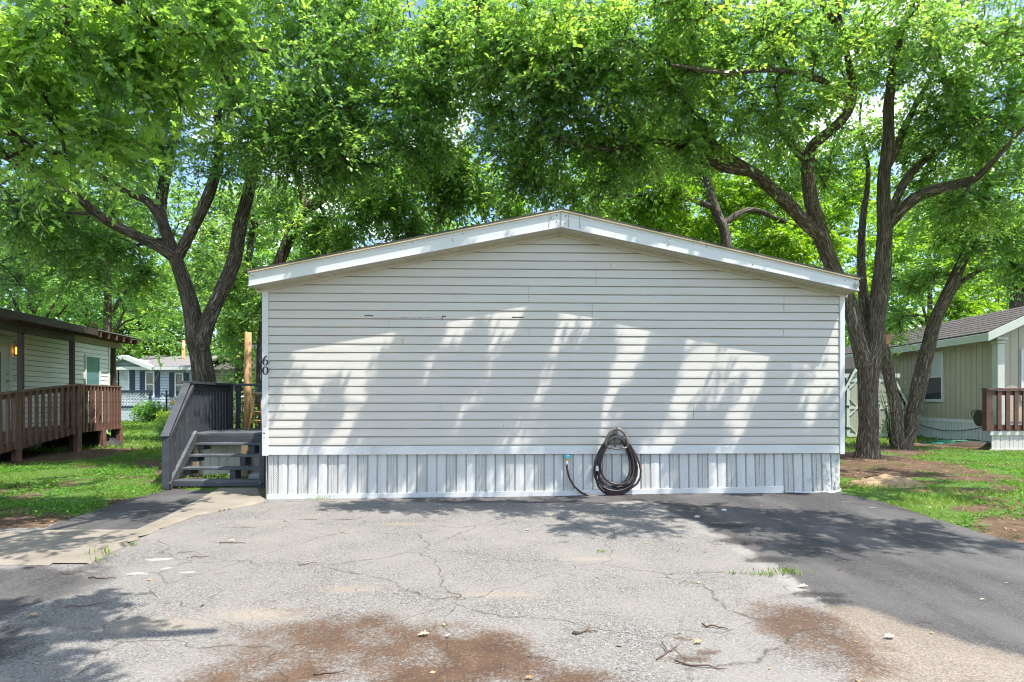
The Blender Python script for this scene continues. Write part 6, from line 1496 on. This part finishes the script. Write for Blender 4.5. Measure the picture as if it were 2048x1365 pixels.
# lawns
def lawn():
    r = np.random.default_rng(55)
    out = []
    for nm, x0, x1, y0, y1, n in (('near', -14, -4.2, 4.9, 13, 120000), ('near', 4.1, 13, 4.3, 14, 100000), ('far', -26, -4.5, 13, 40, 150000), ('far', 4.5, 22, 13, 26, 40000)):
        X = r.uniform(x0, x1, n); Y = r.uniform(y0, y1, n)
        cov = grass_cover(X, Y); cl = fbm(X, Y, 2.6, 95, 3)
        inside = sdf(pave, X, Y)+edge_n(X, Y)*.5
        dn = cov*np.clip((cl-.36)/.25, .05, 1)
        k = (r.random(n) < dn) & (inside > -.02) & ~((X > -3.1) & (X < 4.2) & (Y > 6.8)) & (sdf(conc, X, Y) > .0)
        out.append(np.stack([X[k], Y[k], np.full(k.sum(), 0 if nm == 'near' else 1)], -1))
    p = np.concatenate(out); n = len(p); X, Y = p[:, 0], p[:, 1]; far = p[:, 2] > .5
    Z = ground_z(X, Y)
    pos = np.stack([X, Y, Z-.005], -1)
    d = unit(r.normal(size=(n, 3))*np.array((.6, .6, .15))+np.array((0, 0, .8)))
    h = r.uniform(.025, .075, n)*(.6+.9*fbm(X, Y, 1.4, 97, 2))*np.where(far, 1.7, 1); w = np.where(far, .03, .010)*r.uniform(.7, 1.3, n)
    V, c, i = leaf_cloud(pos, d, unit(r.normal(size=(n, 3))+np.array((0, -.3, 0))), h, w)
    tn = np.clip(.45+(fbm(X, Y, .9, 99, 3)-.5)*1.0+r.normal(size=n)*.15, 0, 1)
    o = np_mesh('grass', V, c, i, M['grass_blade'], None, None, False, {'tint': tn}); o['kind'] = 'stuff'
    # low broad-leaved weeds (clover-like) in patches near the pavement
    n = 60000
    side_ = r.random(n) < .5
    X = np.where(side_, r.uniform(-9.5, -4.3, n), r.uniform(4.2, 10, n)); Y = np.where(side_, r.uniform(5.0, 10, n), r.uniform(4.4, 11.5, n))
    inside = sdf(pave, X, Y)+edge_n(X, Y)*.5; cl = fbm(X, Y, 1.5, 131, 3)+.12*np.exp(-inside/.5)
    k = (r.random(n) < np.clip((cl-.47)/.12, 0, 1)) & (inside > .0) & (sdf(conc, X, Y) > .02) & (grass_cover(X, Y) > .12) & ~((X > -3.1) & (X < 4.2))
    X, Y = X[k], Y[k]; n = len(X)
    pos = np.stack([X, Y, ground_z(X, Y)+r.uniform(.005, .07, n)*(fbm(X, Y, 2, 133)+.3)], -1)
    V, c, i = leaf_cloud(pos, r.normal(size=(n, 3))*np.array((1, 1, .35)), np.array((0, 0, 1.0))+r.normal(size=(n, 3))*.35, r.uniform(.02, .045, n), r.uniform(.016, .034, n))
    o = np_mesh('clover', V, c, i, M['clover'], None, None, False, {'tint': np.clip(.5+r.normal(size=n)*.22, 0, 1)}); o['kind'] = 'stuff'
    # fallen leaves on soil and pavement: too many to count
    n = 9000
    X = r.uniform(-10, 11, n); Y = r.uniform(2.2, 13, n); ins = sdf(pave, X, Y)
    k = (r.random(n) < np.where(ins < 0, .035+.0*X, .8*(1-grass_cover(X, Y))*.6)) & ~((X > -3.05) & (X < 4.2) & (Y > 6.85))
    X, Y = X[k], Y[k]; n = len(X); Z = np.where(sdf(pave, X, Y) < 0, pz(X, Y)+.004, ground_z(X, Y)+.012)
    V, c, i = leaf_cloud(np.stack([X, Y, Z], -1), r.normal(size=(n, 3))*np.array((1, 1, .12)), np.array((0, 0, 1.0))+r.normal(size=(n, 3))*.25, r.uniform(.015, .05, n), r.uniform(.010, .028, n))
    o = np_mesh('leaf_litter', V, c, i, M['dead_leaf'], None, None, False); o['kind'] = 'stuff'
lawn()
# sand mound
def mound():
    c = P(1775, 800, 8.0); xs = np.linspace(-.75, .75, 46); ys = np.linspace(-.5, .5, 30)
    gx, gy = G(1770, 974, .05)
    X, Y = np.meshgrid(xs+gx, ys+gy)
    def zf(X, Y):
        r_ = np.hypot((X-gx)/.62, (Y-gy)/.38)+(fbm(X, Y, 3, 15)-.5)*.35
        return ground_z(X, Y)-.02+.13*(1-sstep(.02, 1.1, r_))*(.7+.6*fbm(X, Y, 5, 18))+(fbm(X, Y, 14, 16)-.5)*.035
    o = grid_mesh('sand_mound', xs+gx, ys+gy, zf, M['sand']); del o['kind']
    tag(o, 'low mound of tan sand on the right lawn', 'sand mound')
mound()
# twigs, leaves and pebbles on the pavement
def twig(px, py, ln, ang, label, seed, r0=.006, fork=False, mat='twig'):
    r0 *= .62
    gx, gy = G(px, py); r = np.random.default_rng(seed); z = float(pz(np.array([gx]), np.array([gy]))[0])
    m = MB(); d = Vector((cos(ang), sin(ang), 0)); n = Vector((-d.y, d.x, 0)); k = 7
    pts = [Vector((gx, gy, z+r0*.8))+d*(ln*(i/(k-1)-.5))+n*float(r.normal()*.03*ln)+Vector((0, 0, abs(float(r.normal()))*.006)) for i in range(k)]
    m.tube(pts, [r0*(1-.5*i/(k-1)) for i in range(k)], 6)
    if fork: m.tube([pts[3], pts[3]+d*.18*ln+n*.16*ln, pts[3]+d*.30*ln+n*.34*ln+Vector((0, 0, .01))], [r0*.8, r0*.6, r0*.4], 6)
    o = tag(obj('fallen_twig', m, M[mat], None, smooth=True), label, 'twig', 'twigs fallen on the pavement')
for a in ((465, 1087, .22, .05, 'dark twig on the pale asphalt below the skirting left end', 1, .007), (400, 1115, .12, .3, 'short twig beside the pale leaf near the walk', 2, .006), (150, 1148, .22, .1, 'straight twig on the dark asphalt left of the white stains', 3, .006), (205, 1158, .20, -.1, 'twig in leaf shadow by the white paint stain', 4, .008), (615, 1130, .13, .4, 'reddish twig lying alone on the mid pavement', 5, .006),
          (1430, 1257, .13, -.4, 'curved twig above the cluster of brown spots', 6, .008), (1335, 1308, .20, .8, 'forked twig between the brown spots', 7, .007, True), (1400, 1335, .22, -.45, 'long twig below the brown spots', 8, .007), (660, 1347, .14, .1, 'twig on brown mud at the bottom edge', 9, .006), (1170, 1266, .14, .2, 'crooked black twig beside a dark clod', 10, .008, True), (1680, 1141, .06, .6, 'thin twig on the dark seal-coated patch', 11, .004), (1848, 1248, .09, 0, 'twig at the dusty edge of the dark patch', 12, .004), (90, 1095, .30, .7, 'slender twig on the concrete walk', 13, .004), (170, 1216, .20, .35, 'bent twig in the leaf shadow at left', 14, .005), (1085, 1318, .14, -.3, 'fine twig on brown mud near the bottom', 15, .004), (370, 1105, .10, .1, 'short twig right of the walk edge', 16, .005)): twig(*a)
def leaf_on(px, py, L, ang, label, mat, seed):
    L *= .75
    gx, gy = G(px, py); z = float(pz(np.array([gx]), np.array([gy]))[0])+.012
    r = np.random.default_rng(seed)
    V, c, i = leaf_cloud(np.array([[gx, gy, z]]), np.array([[cos(ang), sin(ang), .12]]), np.array([[.1, -.15, 1.0]]), np.array([L*.8]), np.array([L*.55]), 'oak')
    tag(np_mesh('fallen_leaf', V, c, i, M[mat], None, None, False), label, 'leaf', 'oak leaves fallen on the pavement')
for a in ((455, 1084, .11, 0, 'pale leaf beside the dark twig', 'pale_leaf', 1), (835, 1273, .10, .2, 'tan curled leaf on the brown mud', 'pale_leaf', 2), (890, 1275, .05, .5, 'small pale green leaf on the brown mud', 'pale_leaf', 3), (1596, 1177, .11, -.1, 'pale leaf at the edge of the dark patch', 'pale_leaf', 4), (1768, 1280, .10, .1, 'cream leaf on the right mud streak', 'pale_leaf', 5), (1388, 1290, .08, .3, 'orange leaf beside the brown spots', 'dead_leaf', 6), (1960, 1203, .05, 0, 'yellow scrap of leaf on the dark patch', 'pale_leaf', 7), (213, 1084, .07, .4, 'greenish leaf on the concrete walk', 'pale_leaf', 8), (50, 1237, .10, .3, 'orange brown leaf in the shade at left', 'dead_leaf', 9), (1050, 1358, .06, 0, 'orange leaf at the bottom edge on mud', 'dead_leaf', 10)): leaf_on(*a)
def stone(px, py, s, label, mat='pebble', seed=1):
    gx, gy = G(px, py); z = float(pz(np.array([gx]), np.array([gy]))[0]); r = np.random.default_rng(seed); m = MB()
    for i, (zz, rr) in enumerate(((-.2, .7), (.15, 1.0), (.55, .8), (.75, .3))):
        for j in range(9):
            a = 2*pi*j/9; q_ = rr*(1+.2*r.normal()); m.v.append((gx+s*q_*cos(a), gy+s*.7*q_*sin(a), z+s*zz*.7))
    m.f = [(i*9+j, i*9+(j+1) % 9, (i+1)*9+(j+1) % 9, (i+1)*9+j) for i in range(3) for j in range(9)]+[tuple(27+j for j in range(9))]; m.m = [0]*len(m.f)
    tag(obj('stone', m, M[mat], None, smooth=True), label, 'stone', 'stones on the pavement')
stone(1448, 1027, .030, 'pale blue-white stone on the dark strip right of the hose', 'foam', 1)
stone(1394, 1039, .032, 'whitish stone on the asphalt right of the hose', 'pebble', 2)
stone(1152, 1268, .022, 'dark clod beside a crooked twig', 'dark_soil', 3)
stone(1188, 995, .016, 'small white pebble beneath the hose lead', 'foam', 4)

# ================================================================== sky, sun, camera
SUN = Vector((.40, -.27, 1.0)).normalized()     # towards the sun
w = bpy.data.worlds.new('World'); S.world = w; w.use_nodes = True
nt = w.node_tree; bg = nt.nodes['Background']
sky = nt.nodes.new('ShaderNodeTexSky'); sky.sky_type = 'NISHITA'; sky.sun_disc = False
sky.sun_elevation = math.asin(SUN.z); sky.sun_rotation = atan2(SUN.x, SUN.y)
sky.air_density = 1.0; sky.dust_density = .7; sky.ozone_density = 2.5
tc = nt.nodes.new('ShaderNodeTexCoord')
mp = nt.nodes.new('ShaderNodeMapping'); mp.inputs['Scale'].default_value = (1.6, 1.6, 3.4); mp.inputs['Location'].default_value = (.3, .1, .35); nt.links.new(tc.outputs['Generated'], mp.inputs['Vector'])
cl = ramp(nt, noise(nt, mp.outputs[0], 2.1, 7, .58, .3), [(.53, 0.0), (.66, 1.0)])
nt.links.new(mixrgb(nt, cl, sky.outputs[0], (8.0, 8.0, 8.2)), bg.inputs['Color'])
bg.inputs['Strength'].default_value = .15
sl_ = bpy.data.lights.new('sun', 'SUN'); sl_.energy = 3.9; sl_.angle = radians(.42); sl_.color = (1, .955, .88)
so_ = bpy.data.objects.new('sun', sl_); COL.objects.link(so_); so_.rotation_euler = (-SUN).to_track_quat('-Z', 'Y').to_euler(); so_.location = SUN*40
cam = bpy.data.cameras.new('camera'); cam.sensor_width = 36; cam.lens = F/2048*36; cam.shift_y = (HY-682.5)/2048; cam.clip_end = 1000; cam.clip_start = .05
co_ = bpy.data.objects.new('camera', cam); COL.objects.link(co_); co_.location = (0, 0, CH); co_.rotation_euler = (pi/2, 0, 0); S.camera = co_
S.view_settings.view_transform = 'Standard'; S.view_settings.look = 'None'; S.view_settings.exposure = 1.27; S.view_settings.gamma = 1
c = S.cycles; c.max_bounces = 5; c.diffuse_bounces = 3; c.glossy_bounces = 2; c.transmission_bounces = 3; c.transparent_max_bounces = 8
c.use_denoising = True; c.caustics_reflective = False; c.caustics_refractive = False
c.use_adaptive_sampling = True; c.adaptive_threshold = 0.025; c.pixel_filter_type = 'BLACKMAN_HARRIS'; c.filter_width = 1.05; c.sample_clamp_indirect = 8
